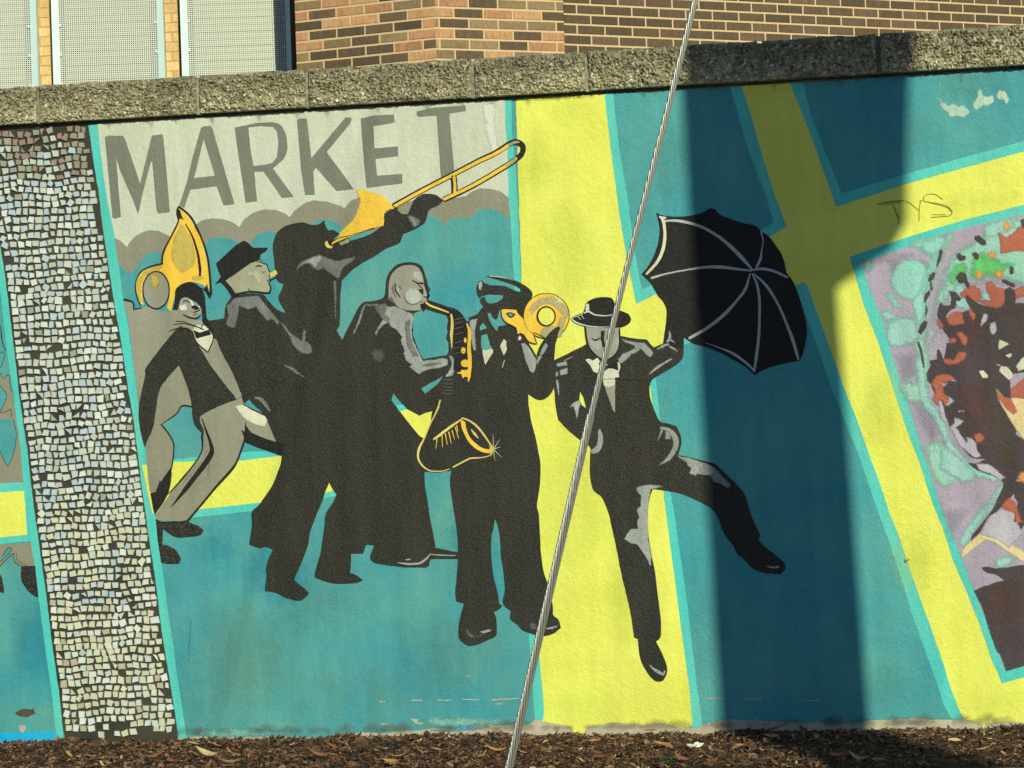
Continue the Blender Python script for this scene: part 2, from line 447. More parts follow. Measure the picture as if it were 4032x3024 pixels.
def cap_stone(s0, s1, first=[None]):
    L = s1-s0; nx = max(20, int(L/0.0036)); nz = 30; z0, z1 = WALL_H+0.0015, WALL_H+CAP_H
    vs, fs = [], []
    seed = s0*17.3
    for j in range(nz+1):
        for i in range(nx+1):
            u, v = i/nx, j/nz; s = s0+L*u; z = z0+(z1-z0)*v
            q = Vector((s*38, z*38, seed)); q2 = Vector((s*120, z*120, seed)); q3 = Vector((s*14, z*14, seed))
            d = 0.0085*noise.noise(q3)+0.0085*noise.noise(q)+0.0072*(1-2.6*abs(noise.noise(q2)))+0.0035*noise.noise(q2*1.9)
            e = min(1, min(u*L, (1-u)*L)/0.010); ev = min(1, min(v, 1-v)*(z1-z0)/0.010)
            edge = 0.45+0.55*min(e, ev)
            zz = z + (0.0022*noise.noise(Vector((s*90, 3, seed))) + 0.0035*noise.noise(Vector((s*24, 5, seed)))*(1 if j == nz else 0) if j in (0, nz) else 0.0016*noise.noise(Vector((s*150, z*150, 8))))
            ss = s + (0.0016*noise.noise(Vector((z*70, s0*9, 2))) if i in (0, nx) else 0.0014*noise.noise(Vector((s*150, z*150, 18))))
            vs.append((ss, -OVER+0.008*(1-edge)-d*edge*0.9, zz))
    for j in range(nz):
        for i in range(nx):
            a = j*(nx+1)+i; fs.append((a, a+1, a+nx+2, a+nx+1))
    k = len(vs); yb = 0.235
    vs += [(s0, yb, z0), (s1, yb, z0), (s1, yb, z1), (s0, yb, z1)]
    top = [nz*(nx+1)+i for i in range(nx+1)]; bot = list(range(nx+1))
    fs.append(tuple(top+[k+2, k+3])); fs.append(tuple(list(reversed(bot))+[k, k+1]))
    fs.append((k+1, k, k+3, k+2))
    fs.append(tuple([j*(nx+1) for j in range(nz, -1, -1)]+[k, k+3])); fs.append(tuple([j*(nx+1)+nx for j in range(nz+1)]+[k+2, k+1]))
    return link('coping_stone', mesh('coping_stone', vs, fs), m_cap, wall)
L1, L2, G_ = 0.474, 0.3182, 0.0125
s = -1.3407-2*(L1+L2)
k = 0
while s < 3.2:
    L = L1 if k % 2 == 0 else L2
    cap_stone(s+G_/2, s+L-G_/2)
    # mortar joint, a little ragged
    vs, fs = [], []
    for j in range(13):
        z = WALL_H-0.001+(CAP_H-0.004)*j/12; a = 0.0026*noise.noise(Vector((s*9, z*80, 1))); d = -0.017+0.007*noise.noise(Vector((s*9, z*60, 5)))
        for (x, y) in ((s-G_/2-0.001+a, 0.22), (s-G_/2-0.001+a, d), (s+G_/2+0.001+a, d), (s+G_/2+0.001+a, 0.22)): vs.append((x, y, z))
    for j in range(12):
        for q in range(4): fs.append((j*4+q, j*4+(q+1) % 4, j*4+(q+1) % 4+4, j*4+q+4))
    fs += [(48, 49, 50, 51), (3, 2, 1, 0)]
    link('mortar_joint', mesh('mortar_joint', vs, fs), m_mortar, wall)
    s += L; k += 1
# thin bed of mortar set back under the caps
mb = MB(); mb.box(-3.35, 3.35, 0.022, 0.20, WALL_TOP+0.0003, WALL_H+0.001); mb.build('mortar_bed', m_mortar, wall)

# ---------------------------------------------------------------- mosaic strip
ML = [(-95,440),(-40,800),(0,956),(16,1050),(32,1169),(47,1296),(61,1412),(74,1535),(90,1650),(110,1777),(121,1885),(137,2012),(152,2120),(170,2250),(188,2377),(202,2503),(217,2612),(235,2731),(246,2850),(262,2930)]
MR = [(345,440),(347,485),(356,544),(365,613),(380,703),(391,775),(401,866),(414,956),(428,1050),(448,1177),(470,1303),(488,1412),(506,1538),(526,1650),(542,1777),(557,1903),(575,2030),(590,2138),(608,2250),(622,2358),(637,2485),(655,2594),(673,2702),(696,2850),(703,2925)]
def interp(tab, y):
    for (x0, y0), (x1, y1) in zip(tab, tab[1:]):
        if y <= y1: return x0+(x1-x0)*(y-y0)/(y1-y0)
    return tab[-1][0]
m_grout, nt, b = new_mat('mosaic_grout'); g = nt.nodes.new('ShaderNodeGroup'); g.node_tree = STUCCO
c = mixc(nt, rng(nt, g.outputs['Large'], 0.35, 0.65, 0, 1), alb((46, 45, 35)), alb((68, 65, 50)))
c = mixc(nt, 1.0, c, rng(nt, g.outputs['Fine'], 0.3, 0.7, 0.8, 1.2), 'MULTIPLY')
nt.links.new(c, b.inputs['Base Color']); b.inputs['Roughness'].default_value = 0.9
bp = N(nt, 'ShaderNodeBump'); bp.inputs['Strength'].default_value = 0.5; bp.inputs['Distance'].default_value = 0.002
nt.links.new(g.outputs['Height'], bp.inputs['Height']); nt.links.new(bp.outputs[0], b.inputs['Normal'])
grout_pts = [p for p in MR] + [(640,2925),(500,2925),(400,2925),(330,2925),(262,2930)] + [p for p in reversed(ML[:-1])]
mosaic = paint('mosaic_panel', wall, m_grout, 6, [('p', 's', grout_pts, 0.001)])
mosaic['label'] = 'leaning strip of pale broken mosaic tile set in dark grout'
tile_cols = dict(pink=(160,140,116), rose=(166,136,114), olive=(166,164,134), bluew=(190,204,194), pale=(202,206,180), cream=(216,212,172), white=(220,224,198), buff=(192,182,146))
tile_m = {}
for k_, c_ in tile_cols.items():
    m, nt, b = new_mat('tile_'+k_); g = nt.nodes.new('ShaderNodeGroup'); g.node_tree = STUCCO
    cc = mixc(nt, rng(nt, g.outputs['Streak'], 0.35, 0.65, 0, 1), alb(c_, 0.82), alb(c_, 1.0))
    nt.links.new(cc, b.inputs['Base Color']); b.inputs['Roughness'].default_value = 0.28; b.inputs['Specular IOR Level'].default_value = 0.5; tile_m[k_] = m
rnd = random.Random(5)
tiles = []
def flow(x, y):
    return -0.07*x + 13*noise.noise(Vector((x*0.0075, y*0.0042, 3))) + 5*noise.noise(Vector((x*0.02, y*0.012, 7)))
y = 500.0
while y < 2960:
    rowh = rnd.uniform(21.5, 26.5)
    x = interp(ML, max(440, min(2925, y)))+rnd.uniform(8, 13)
    miss = 0
    while True:
        wy = y + flow(x, y)
        xr = interp(MR, max(440, min(2920, wy)))-rnd.uniform(3, 6)
        if wy < 900: xr -= 6
        if x > xr-12: break
        w = rnd.choice([rnd.uniform(17, 23), rnd.uniform(20, 27), rnd.uniform(20, 27)])
        if x+w > xr-9: w = xr-x
        h = rowh*rnd.uniform(0.84, 1.04)
        cxx, cyy = x+w/2, wy + rnd.uniform(-1.6, 1.6)
        pts = [(-w/2, h/2), (w/2, h/2), (w/2, -h/2), (-w/2, -h/2)]
        pts = [(px+rnd.uniform(-2.8, 2.8), py+rnd.uniform(-2.8, 2.8)) for px, py in pts]
        tw = rnd.uniform(-4.0, 4.0); pts[0] = (pts[0][0]-tw*0.5, pts[0][1]); pts[1] = (pts[1][0]+tw*0.5, pts[1][1]); pts[2] = (pts[2][0]-tw*0.3, pts[2][1]+abs(tw)*0.4)
        r = rnd.random()
        if r < 0.04: pts.pop(rnd.randrange(4))
        sl = (flow(x+w, y)-flow(x, y))/w
        ang = math.atan(sl)+rnd.gauss(0, 0.07) if rnd.random() > 0.04 else rnd.uniform(0.3, 0.8)
        ca, sa = math.cos(ang), math.sin(ang)
        pts = [(cxx+px*ca-py*sa, cyy+px*sa+py*ca) for px, py in pts]
        top_lim = 500-0.0585*x+24
        if rnd.random() > 0.008 and wy > top_lim and wy < 2890 and not (wy > 2850 and rnd.random() < 0.35):
            tiles.append(pts)
        x += w + rnd.uniform(5.5, 8.0)
    y += rowh + rnd.uniform(4.5, 6.2)
def tile_mesh(pts):
    P = [wall_pt(*p) for p in pts]; n = len(P)
    cx = sum(p[0] for p in P)/n; cz = sum(p[1] for p in P)/n
    hh = 0.0058+rnd.uniform(-0.0006, 0.0008); tx, tz = rnd.gauss(0, 0.05), rnd.gauss(0, 0.05)
    area2 = sum(P[i][0]*P[(i+1) % n][1]-P[(i+1) % n][0]*P[i][1] for i in range(n))
    if area2 < 0: P.reverse()
    y0 = -0.0022
    vs = [(p[0]-cx, 0.0, p[1]-cz) for p in P]
    for q, k in ((1.0, 0.78), (0.90, 1.0)):
        vs += [((p[0]-cx)*q, -hh*k-((p[0]-cx)*tx+(p[1]-cz)*tz), (p[1]-cz)*q) for p in P]
    fs = []
    for i in range(n):
        j = (i+1) % n; fs += [(i, j, n+j, n+i), (n+i, n+j, 2*n+j, 2*n+i)]
    fs.append(tuple(range(2*n, 3*n)))
    return vs, fs, (cx, y0, cz), abs(area2)
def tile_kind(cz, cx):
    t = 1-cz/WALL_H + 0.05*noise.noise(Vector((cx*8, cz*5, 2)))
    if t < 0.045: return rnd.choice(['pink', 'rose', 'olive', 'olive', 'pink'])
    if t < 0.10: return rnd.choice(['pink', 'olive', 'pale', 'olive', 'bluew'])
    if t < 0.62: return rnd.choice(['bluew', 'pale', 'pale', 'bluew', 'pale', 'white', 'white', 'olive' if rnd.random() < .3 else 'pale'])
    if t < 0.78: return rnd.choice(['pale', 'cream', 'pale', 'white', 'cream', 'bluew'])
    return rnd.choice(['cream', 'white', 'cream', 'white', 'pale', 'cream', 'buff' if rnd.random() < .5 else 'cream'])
built = []
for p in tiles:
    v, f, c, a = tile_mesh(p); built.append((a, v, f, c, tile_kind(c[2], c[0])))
built.sort(key=lambda t: -t[0])
vis = [t for t in built if wpt('s', (0, 0)) is not None]
rest_v, rest_f, rest_m = [], [], []; kinds = list(tile_cols)
nb = 0
for a, v, f, c, kd in built:
    if nb < 300:
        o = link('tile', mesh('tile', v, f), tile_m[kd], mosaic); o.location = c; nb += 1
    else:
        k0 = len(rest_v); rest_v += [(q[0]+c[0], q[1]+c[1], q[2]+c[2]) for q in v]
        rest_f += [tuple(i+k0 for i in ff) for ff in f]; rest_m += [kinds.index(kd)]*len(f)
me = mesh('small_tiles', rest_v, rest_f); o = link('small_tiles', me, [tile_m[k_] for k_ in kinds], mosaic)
me.polygons.foreach_set('material_index', rest_m); o['kind'] = 'stuff'
# ================================================================== THE MURAL
teal = paint_mat('teal_paint', (60, 148, 150), (96, 162, 142), 0.10, worn=0.0)
tealR = paint_mat('grey_teal_paint', (62, 150, 148), (86, 162, 148), 0.10)
mint = paint_mat('turquoise_paint', (78, 196, 176), (100, 200, 172), 0.12)
yel = paint_mat('yellow_paint', (234, 234, 100), (222, 220, 84), 0.07, bump=1.15)
lgrey = paint_mat('light_grey_paint', (207, 208, 176), (198, 200, 166), 0.10)
lgrey2 = paint_mat('fresh_grey_paint', (218, 220, 196), (212, 214, 186), 0.06)
letter = paint_mat('letter_grey_paint', (118, 121, 100), (128, 129, 106), 0.10)
taupe = paint_mat('taupe_paint', (146, 142, 116), (138, 134, 104), 0.08)
black = paint_mat('black_paint', (35, 38, 32), (45, 42, 33), 0.35, bump=0.8, speck=0.30)
ink = paint_mat('outline_black_paint', (26, 26, 24), (34, 32, 27), 0.2, bump=0.9, speck=0.10)
orange = paint_mat('brass_yellow_paint', (248, 200, 62), (232, 186, 66), 0.16)
brass = paint_mat('pale_brass_paint', (226, 202, 108), (206, 180, 90), 0.2)
skin = paint_mat('grey_skin_paint', (160, 157, 132), (148, 142, 122), 0.12)
hl = paint_mat('highlight_grey_paint', (172, 174, 156), (140, 142, 128), 0.25)
hl2 = paint_mat('soft_grey_paint', (128, 130, 118), (96, 98, 88), 0.3, speck=0.2)
dim = paint_mat('thin_grey_paint', (98, 98, 86), (76, 76, 66), 0.3, speck=0.2)
cream = paint_mat('cream_paint', (222, 220, 182), (196, 194, 156), 0.15)
ribp = paint_mat('umbrella_rib_paint', (178, 184, 168), (168, 176, 162), 0.1)

# --- painted ground of the picture: fields, bands and their turquoise borders
top = lambda x: 500-0.0585*x-30        # tucked up behind the overhanging cap
tp = lambda a, b: [(a, top(a)), (b, top(b))]
tealfield = paint('painted_field', wall, teal, 1, [
    ('p', 's', [(-1300, 400), (2060, 350), (2110, 2832), (2090, 2848), (2000, 2856), (1900, 2851), (1845, 2859), (1828, 2856), (1826, 2866), (1780, 2868), (1722, 2868), (1705, 2866), (1650, 2876), (1570, 2877), (1500, 2888), (1420, 2884), (1344, 2890), (1290, 2905), (1100, 2900), (800, 2899), (600, 2910), (300, 2918), (-1300, 2960)], 0.002)],
    'teal background of the band scene')
yfield = paint('painted_field', wall, yel, 2, [
    ('p', 's', [(2030, 350), (4900, 150), (4900, 2830), (4032, 2845), (3990, 2842), (3880, 2846), (3872, 2878), (3868, 2850), (3800, 2832), (3785, 2815), (2740, 2815), (2728, 2866), (2722, 2858), (2688, 2868), (2664, 2862), (2650, 2858), (2595, 2846), (2530, 2855), (2425, 2843), (2316, 2861), (2292, 2892), (2262, 2894), (2250, 2862), (2140, 2840), (2108, 2832)], 0.002)],
    'broad yellow bands')
paint('painted_border', wall, mint, 3, [
    # left of the mosaic, right of the mosaic
    ('p', 's', [(-150, 440), (-95, 440), (-40, 800), (0, 956), (16, 1050), (32, 1169), (47, 1296), (61, 1412), (74, 1535), (90, 1650), (110, 1777), (121, 1885), (137, 2012), (152, 2120), (170, 2250), (188, 2377), (202, 2503), (217, 2612), (235, 2731), (246, 2850), (250, 2905), (225, 2900), (217, 2850), (203, 2720), (184, 2594), (170, 2485), (152, 2351), (141, 2250), (137, 2236), (119, 2120), (108, 2012), (90, 1885), (81, 1758), (65, 1650), (54, 1556), (42, 1477), (27, 1375), (13, 1249), (0, 1130), (-60, 820)]),
    ('p', 's', [(340, 440), (384, 440), (385, 488), (392, 558), (405, 667), (421, 775), (436, 848), (450, 920), (461, 992), (472, 1050), (486, 1177), (506, 1285), (524, 1412), (539, 1520), (550, 1650), (575, 1777), (595, 1921), (611, 2030), (629, 2156), (642, 2250), (660, 2395), (680, 2521), (702, 2684), (727, 2850), (734, 2905), (703, 2905), (696, 2850), (673, 2702), (655, 2594), (637, 2485), (622, 2358), (608, 2250), (590, 2138), (575, 2030), (557, 1903), (542, 1777), (526, 1650), (506, 1538), (488, 1412), (470, 1303), (448, 1177), (428, 1050), (414, 956), (401, 866), (391, 775), (380, 703), (365, 613), (356, 544), (347, 485)]),
    # between the band scene and the yellow band
    ('p', 's', [(1988, 350), (2013, 350), (2017, 532), (2026, 623), (2037, 760), (2043, 897), (2052, 1106), (2075, 1700), (2115, 2500), (2125, 2600), (2137, 2722), (2143, 2800), (2137, 2836), (2112, 2834), (2103, 2819), (2097, 2710), (2082, 2501), (2045, 1700), (2024, 1106), (2016, 988), (2002, 760), (1999, 600), (1990, 500)]),
    # upper teal panel with its border
    ('p', 's', [(2378, 300), (2922, 270), (2922, 343), (2960, 465), (2998, 600), (3055, 780), (3098, 892), (3028, 933), (2800, 1045), (2506, 1197), (2467, 1008), (2440, 848), (2407, 600), (2386, 425)]),
    # lower teal panel with its border
    ('p', 's', [(2540, 1395), (2692, 1328), (3133, 1126), (3160, 1112), (3171, 1115), (3181, 1131), (3327, 1536), (3377, 1659), (3421, 1785), (3458, 1884), (3505, 2026), (3545, 2126), (3584, 2243), (3626, 2364), (3666, 2473), (3706, 2586), (3748, 2722), (3785, 2813), (3790, 2834), (3748, 2834), (3735, 2815), (2765, 2815), (2762, 2864), (2727, 2866), (2718, 2740), (2667, 2356), (2620, 2000), (2585, 1700), (2560, 1520)]),
    # corner panel, top right
    ('p', 's', [(3113, 270), (4900, 120), (4900, 430), (4032, 596), (3799, 660), (3562, 726), (3293, 815), (3188, 519), (3111, 330)]),
    # portrait panel
    ('p', 's', [(3345, 1011), (3616, 920), (3799, 865), (4032, 806), (4900, 600), (4900, 2480), (4032, 2667), (3946, 2691), (3906, 2600), (3860, 2466), (3805, 2327), (3750, 2199), (3710, 2071), (3671, 1980), (3618, 1814), (3571, 1694), (3527, 1559), (3481, 1420), (3461, 1354), (3402, 1204), (3361, 1062)]),
    # band behind the left legs
    ('p', 's', [(560, 1812), (686, 1808), (786, 1796), (964, 1778), (1055, 1774), (1110, 1762), (1350, 1690), (1557, 1594), (1586, 1594), (1700, 1530), (1980, 1440), (2050, 1420), (2060, 1700), (1650, 1845), (1450, 1918), (1283, 1963), (1025, 2010), (996, 2012), (768, 2038), (600, 2060)]),
    # scrap left of the mosaic
    ('p', 's', [(-400, 1900), (0, 1902), (95, 1900), (120, 2130), (0, 2143), (-400, 2160)]),
], 'turquoise borders')
paint('painted_field', wall, tealR, 4, [
    ('p', 's', [(2407, 280), (2866, 270), (2876, 346), (2949, 600), (3019, 780), (3048, 878), (2994, 905), (2750, 1030), (2527, 1140), (2499, 985), (2472, 780), (2441, 600), (2422, 437)]),
    ('p', 's', [(2590, 1395), (2700, 1356), (3100, 1168), (3138, 1140), (3175, 1250), (3206, 1327), (3277, 1536), (3334, 1676), (3377, 1778), (3418, 1902), (3461, 2026), (3505, 2144), (3553, 2290), (3589, 2411), (3651, 2586), (3690, 2691), (3715, 2770), (3748, 2832), (3700, 2832), (3655, 2832), (3590, 2825), (3570, 2830), (3400, 2836), (3386, 2845), (3100, 2843), (2870, 2831), (2760, 2853), (2767, 2845), (2747, 2720), (2704, 2356), (2660, 2050), (2640, 1933), (2600, 1660), (2583, 1492), (2592, 1450)]),
    ('p', 's', [(3153, 280), (4900, 60), (4900, 390), (4032, 555), (3799, 618), (3562, 687), (3313, 761), (3192, 450)]),
], 'grey teal panels between the yellow bands')
paint('painted_field', wall, yel, 4, [
    ('p', 's', [(560, 1832), (686, 1819), (768, 1817), (940, 1815), (1110, 1794), (1350, 1722), (1575, 1622), (1602, 1611), (1700, 1570), (1990, 1480), (2060, 1460), (2060, 1640), (1650, 1820), (1450, 1890), (1283, 1940), (1025, 1979), (795, 2004), (600, 2022)]),
    ('p', 's', [(-400, 1938), (0, 1939), (95, 1932), (108, 2105), (0, 2116), (-400, 2130)]),
], 'yellow band behind the walking legs')
# market panel: pale board, cloud scallops, name
paint('painted_board', wall, lgrey, 3, [
    ('p', 's', [(384, 440), (1988, 350), (1990, 500), (1999, 600), (2002, 760), (2010, 900), (2005, 1100), (480, 1100), (461, 992), (450, 920), (436, 848), (421, 775), (405, 667), (392, 558), (385, 488)])],
    'pale grey board of the market')
paint('painted_board_patch', wall, lgrey2, 5, [
    ('p', 'B', [(1530, 130), (1600, 125), (1650, 110), (1640, 300), (1660, 420), (1690, 560), (1620, 580), (1580, 420), (1560, 300)], 0.003),
    ('p', 'B', [(775, 180), (800, 185), (790, 300), (778, 300)], 0.002),
    ], soft=0.01)
paint('painted_cloud', wall, taupe, 5, [
    ('p', 'A', [(330, 1290), (380, 1310), (442, 1368), (460, 1330), (500, 1285), (560, 1245), (640, 1220), (720, 1230), (800, 1270), (900, 1290), (1030, 1175), (1090, 1135), (1180, 1118), (1270, 1125), (1350, 1150), (1410, 1195), (1450, 1130), (1530, 1070), (1630, 1040), (1720, 1045), (1800, 1075), (1845, 1108), (1890, 1050), (1980, 985), (2055, 963), 'B', (200, 975), (290, 1005), (345, 1030), (400, 965), (460, 940), (560, 925), (700, 990), (780, 1020), (860, 985), (950, 960), (1200, 965), (1340, 935), (1390, 930), (1440, 890), (1520, 858), (1620, 865), (1700, 890), (1765, 945), (1790, 1400), (300, 1500), 'A', (390, 1659), (370, 1520)], 0.001)],
    'scalloped taupe clouds')
paint('painted_field', wall, teal, 6, [
    ('p', 'A', [(372, 1500), (395, 1540), (430, 1575), (480, 1592), (505, 1570), (560, 1480), (620, 1425), (680, 1408), (745, 1420), (900, 1450), (1110, 1345), (1160, 1295), (1220, 1282), (1300, 1290), (1400, 1330), (1510, 1330), (1560, 1270), (1620, 1235), (1680, 1230), (1740, 1240), (1900, 1260), (2045, 1165), 'B', (120, 1132), (190, 1130), (270, 1150), (330, 1200), (600, 1240), (1000, 1180), (1040, 1120), (1080, 1085), (1140, 1110), (1180, 1150), (1212, 1190), (1245, 1140), (1290, 1108), (1370, 1112), (1440, 1110), (1500, 1050), (1570, 1030), (1680, 1060), (1780, 1130), (1800, 1500), (1812, 1659), 's', (2034, 1400), (2042, 1425), (1980, 1440), (1700, 1530), (1586, 1592), (1557, 1594), (1350, 1690), (1110, 1762), (1055, 1774), (964, 1778), (786, 1796), (686, 1808), (610, 1812), (560, 1650), (539, 1520), (524, 1412), (506, 1285), (486, 1177), (474, 1080)], 0.0009)],
    'teal sky under the clouds')
# the name
LT = [('M', [(250,415),(292,404),(408,405),(430,450),(555,818),(655,405),(745,392),(757,430),(812,1062),(790,1068),(712,1076),(697,1050),(658,618),(645,640),(572,920),(538,1083),(500,980),(375,690),(347,592),(388,1105),(335,1121),(315,1110)], None, 'A'),
      ('A', [(1080,335),(1100,325),(1165,320),(1180,345),(1370,995),(1275,1005),(1215,840),(990,870),(935,1030),(893,1005),(960,800),(1000,620)], [(1103,435),(1200,750),(1018,772),(1030,740)], 'A'),
      ('R', [(1370,335),(1420,325),(1560,295),(1700,288),(1750,300),(1780,325),(1810,380),(1820,420),(1828,520),(1815,570),(1790,610),(1740,655),(1700,685),(1880,932),(1780,943),(1620,712),(1540,716),(1565,970),(1465,983),(1435,780),(1400,550)], [(1490,335),(1600,322),(1700,330),(1735,370),(1750,470),(1735,590),(1700,640),(1640,655),(1535,668),(1505,500)], 'A'),
      ('K', [(-65,270),(-45,258),(20,255),(28,320),(58,600),(355,245),(408,250),(395,300),(190,545),(425,865),(275,882),(100,680),(75,715),(88,915),(5,918),(-30,700)], None, 'B'),
      ('E', [(485,255),(600,230),(770,222),(778,290),(595,322),(605,515),(805,497),(808,580),(612,605),(625,750),(843,735),(845,815),(535,855),(520,700),(495,400)], None, 'B'),
      ('T', [(970,195),(1100,165),(1390,142),(1395,190),(1250,212),(1265,400),(1288,640),(1292,735),(1180,785),(1160,500),(1140,230),(985,240),(966,225)], None, 'B')]
for ch, pts, hole, reg in LT:
    o = paint('painted_letter', wall, letter, 6, [('p', reg, pts, 0.0006)], 'grey painted capital %s' % ch)
    if hole: paint('letter_counter', o, lgrey, 7, [('p', reg, hole, 0.0006)])

# --- scraps of the next scene, left of the mosaic
o = paint('painted_figure', wall, taupe, 3, [
    ('p', 'Q', [(-400, 1100), (0, 1150), (40, 1225), (75, 1185), (108, 1180), (105, 1260), (135, 1370), (150, 1450), (182, 1700), 'R', (225, 300), (250, 650), (258, 695), (0, 698), (-400, 700)]),
    ('p', 'R', [(-400, 1370), (0, 1368), (335, 1345), (385, 1620), (300, 1620), (240, 1600), (160, 1550), (155, 1460), (120, 1480), (0, 1600), (-400, 1700)])],
    'grey shapes of a figure cut off by the picture edge')
paint('painted_gap', o, teal, 4, [
    ('s', 'Q', [(-100, 1240), (0, 1290), (55, 1360), (75, 1415), (50, 1490), (20, 1560), (0, 1590), (-100, 1650)]),
    ('s', 'R', [(-60, 0), (145, 0), (175, 120), (178, 220), (150, 370), (93, 518), (40, 440), (0, 340), (-60, 200)]),
    ('s', 'R', [(100, 1400), (130, 1405), (120, 1450), (30, 1530), (10, 1500), (60, 1430)])])
paint('painted_outline', o, ink, 5, [
    ('l', 'Q', [(0, 1150), (40, 1225), (75, 1185), (108, 1180), (105, 1260), (135, 1370)], 6),
    ('l', 'Q', [(-20, 1260), (55, 1360), (75, 1415), (50, 1490), (0, 1585)], 6),
    ('l', 'Q', [(0, 1590), (60, 1580), (120, 1550), (130, 1640)], 6),
    ('l', 'Q', [(10, 640), (18, 760), (40, 860), (70, 915)], [8, 14, 8]), ('l', 'Q', [(0, 940), (40, 925), (50, 980), (10, 1100)], 6),
    ('l', 'R', [(145, 0), (175, 120), (178, 220), (150, 370), (93, 518), (40, 440), (0, 340)], 6),
    ('l', 'R', [(0, 1600), (120, 1480), (155, 1460), (160, 1550), (240, 1600), (300, 1620), (385, 1610)], 6),
    ('l', 'R', [(20, 1500), (90, 1405), (130, 1405), (110, 1450), (0, 1560)], 6),
    ('l', 'R', [(185, 1460), (190, 1530), (300, 1600), (370, 1612)], 5)])
paint('painted_shoe', o, black, 5, [
    ('s', 'S', [(235, -60), (385, -60), (420, 280), (370, 262), (300, 200), (240, 110), (228, 40)]),
    ('s', 'S', [(-100, -40), (10, 40), (35, 130), (48, 215), (38, 238), (-100, 180)])])
paint('bright_blue_band', wall, paint_mat('bright_blue_paint', (24, 168, 214), (40, 176, 206), 0.1), 4, [
    ('p', 'T', [(-400, 480), (0, 470), (200, 460), (365, 462), (372, 500), (420, 500), (430, 512), (330, 540), (180, 540), (0, 560), (-400, 600)], 0.002)])
paint('paint_loss', wall, m_body, 5, [
    ('p', 'U', [(260, 405), (300, 408), (310, 420), (262, 416)], 0.002), ('p', 'U', [(445, 376), (500, 384), (490, 400), (520, 405), (522, 416), (485, 412)], 0.002),
    ('p', 'U', [(450, 255), (525, 258), (525, 264), (455, 262)], 0.0015), ('p', 'U', [(620, 254), (712, 256), (712, 261), (630, 260)], 0.0015),
    ('p', 'U', [(778, 250), (893, 252), (893, 257), (790, 256)], 0.0015), ('p', 'U', [(970, 252), (1060, 248), (1150, 244), (1150, 250), (980, 260)], 0.0015),
    ('p', 'U', [(1000, 278), (1045, 276), (1040, 284), (1005, 286)], 0.0015), ('p', 'U', [(240, 263), (288, 265), (285, 271), (245, 270)], 0.0015),
    ('p', 'U', [(808, 100), (832, 100), (830, 106), (812, 106)], 0.001),
    ('p', 'V', [(130, 243), (270, 243), (270, 248), (140, 249)], 0.0015), ('p', 'V', [(400, 247), (516, 245), (516, 251), (405, 252)], 0.0015),
    ('p', 'V', [(790, 258), (895, 256), (895, 262), (795, 263)], 0.0012),
    ('p', 'V', [(470, 385), (495, 370), (480, 410), (465, 420)], 0.0012),
    ('p', 'T', [(120, 425), (170, 420), (165, 450), (150, 470), (130, 455)], 0.002)])
paint('leaf_stain', wall, paint_mat('brown_stain', (92, 84, 62), (78, 70, 52), 0.25), 5, [
    ('p', 'S', [(165, 1540), (240, 1495), (300, 1495), (350, 1500), (375, 1475), (372, 1510), (385, 1545), (345, 1560), (300, 1585), (200, 1575)], 0.0012)])
paint('blistered_patch', wall, paint_mat('pale_stain', (128, 182, 160), (110, 176, 160), 0.25, worn=0.7), 5, [
    ('p', 'U', [(560, 380), (760, 372), (860, 385), (1000, 378), (1130, 390), (1000, 410), (820, 425), (700, 432), (620, 420), (480, 415)], 0.004),
    ('p', 'T', [(1250, 470), (1500, 440), (1800, 455), (1960, 470), (1700, 490), (1400, 495)], 0.003)], soft=0.012)
paint('blue_scuff', wall, paint_mat('blue_scuff_paint', (70, 168, 190), (90, 176, 186), 0.2), 5, [
    ('p', 'T', [(1600, 470), (1700, 452), (1850, 455), (1950, 468), (1900, 482), (1700, 492)], 0.003),
    ('p', 'U', [(610, 452), (700, 448), (800, 425), (900, 430), (980, 420), (900, 446), (780, 452), (700, 460), (630, 462)], 0.003)], soft=0.006)

# ------------------------------------------------------------------ musician 1: tuba
tu = paint('painted_tuba', wall, orange, 8, [
    ('s', 'C', [(585, 40), (650, 90), (720, 210), (780, 330), (820, 480), (840, 620), (855, 760), (840, 740), (780, 700), (700, 680), (640, 690), (590, 722), (555, 780), (530, 870), (515, 938), (480, 905), (500, 800), (490, 700), (440, 620), (370, 590), (310, 610), (280, 680), (268, 800), (275, 880), (240, 850), (215, 770), (212, 670), (250, 600), (330, 550), (440, 520), (450, 440), (500, 330), (570, 200), (585, 130), (560, 80)])],
    'upright yellow painted tuba bell')
paint('painted_shade', tu, paint_mat('dull_brass_paint', (206, 178, 78), (188, 168, 84), 0.2), 9, [
    ('s', 'C', [(600, 190), (650, 240), (700, 360), (720, 470), (700, 560), (600, 600), (540, 520), (520, 420), (550, 300)], 0.003),
    ('s', 'C', [(330, 560), (440, 540), (430, 570), (330, 590), (270, 660), (255, 760), (262, 860), (238, 830), (222, 740), (240, 650)], 0.002),
    ('s', 'C', [(700, 640), (780, 620), (800, 650), (760, 665), (700, 662)], 0.002)], soft=0.006)
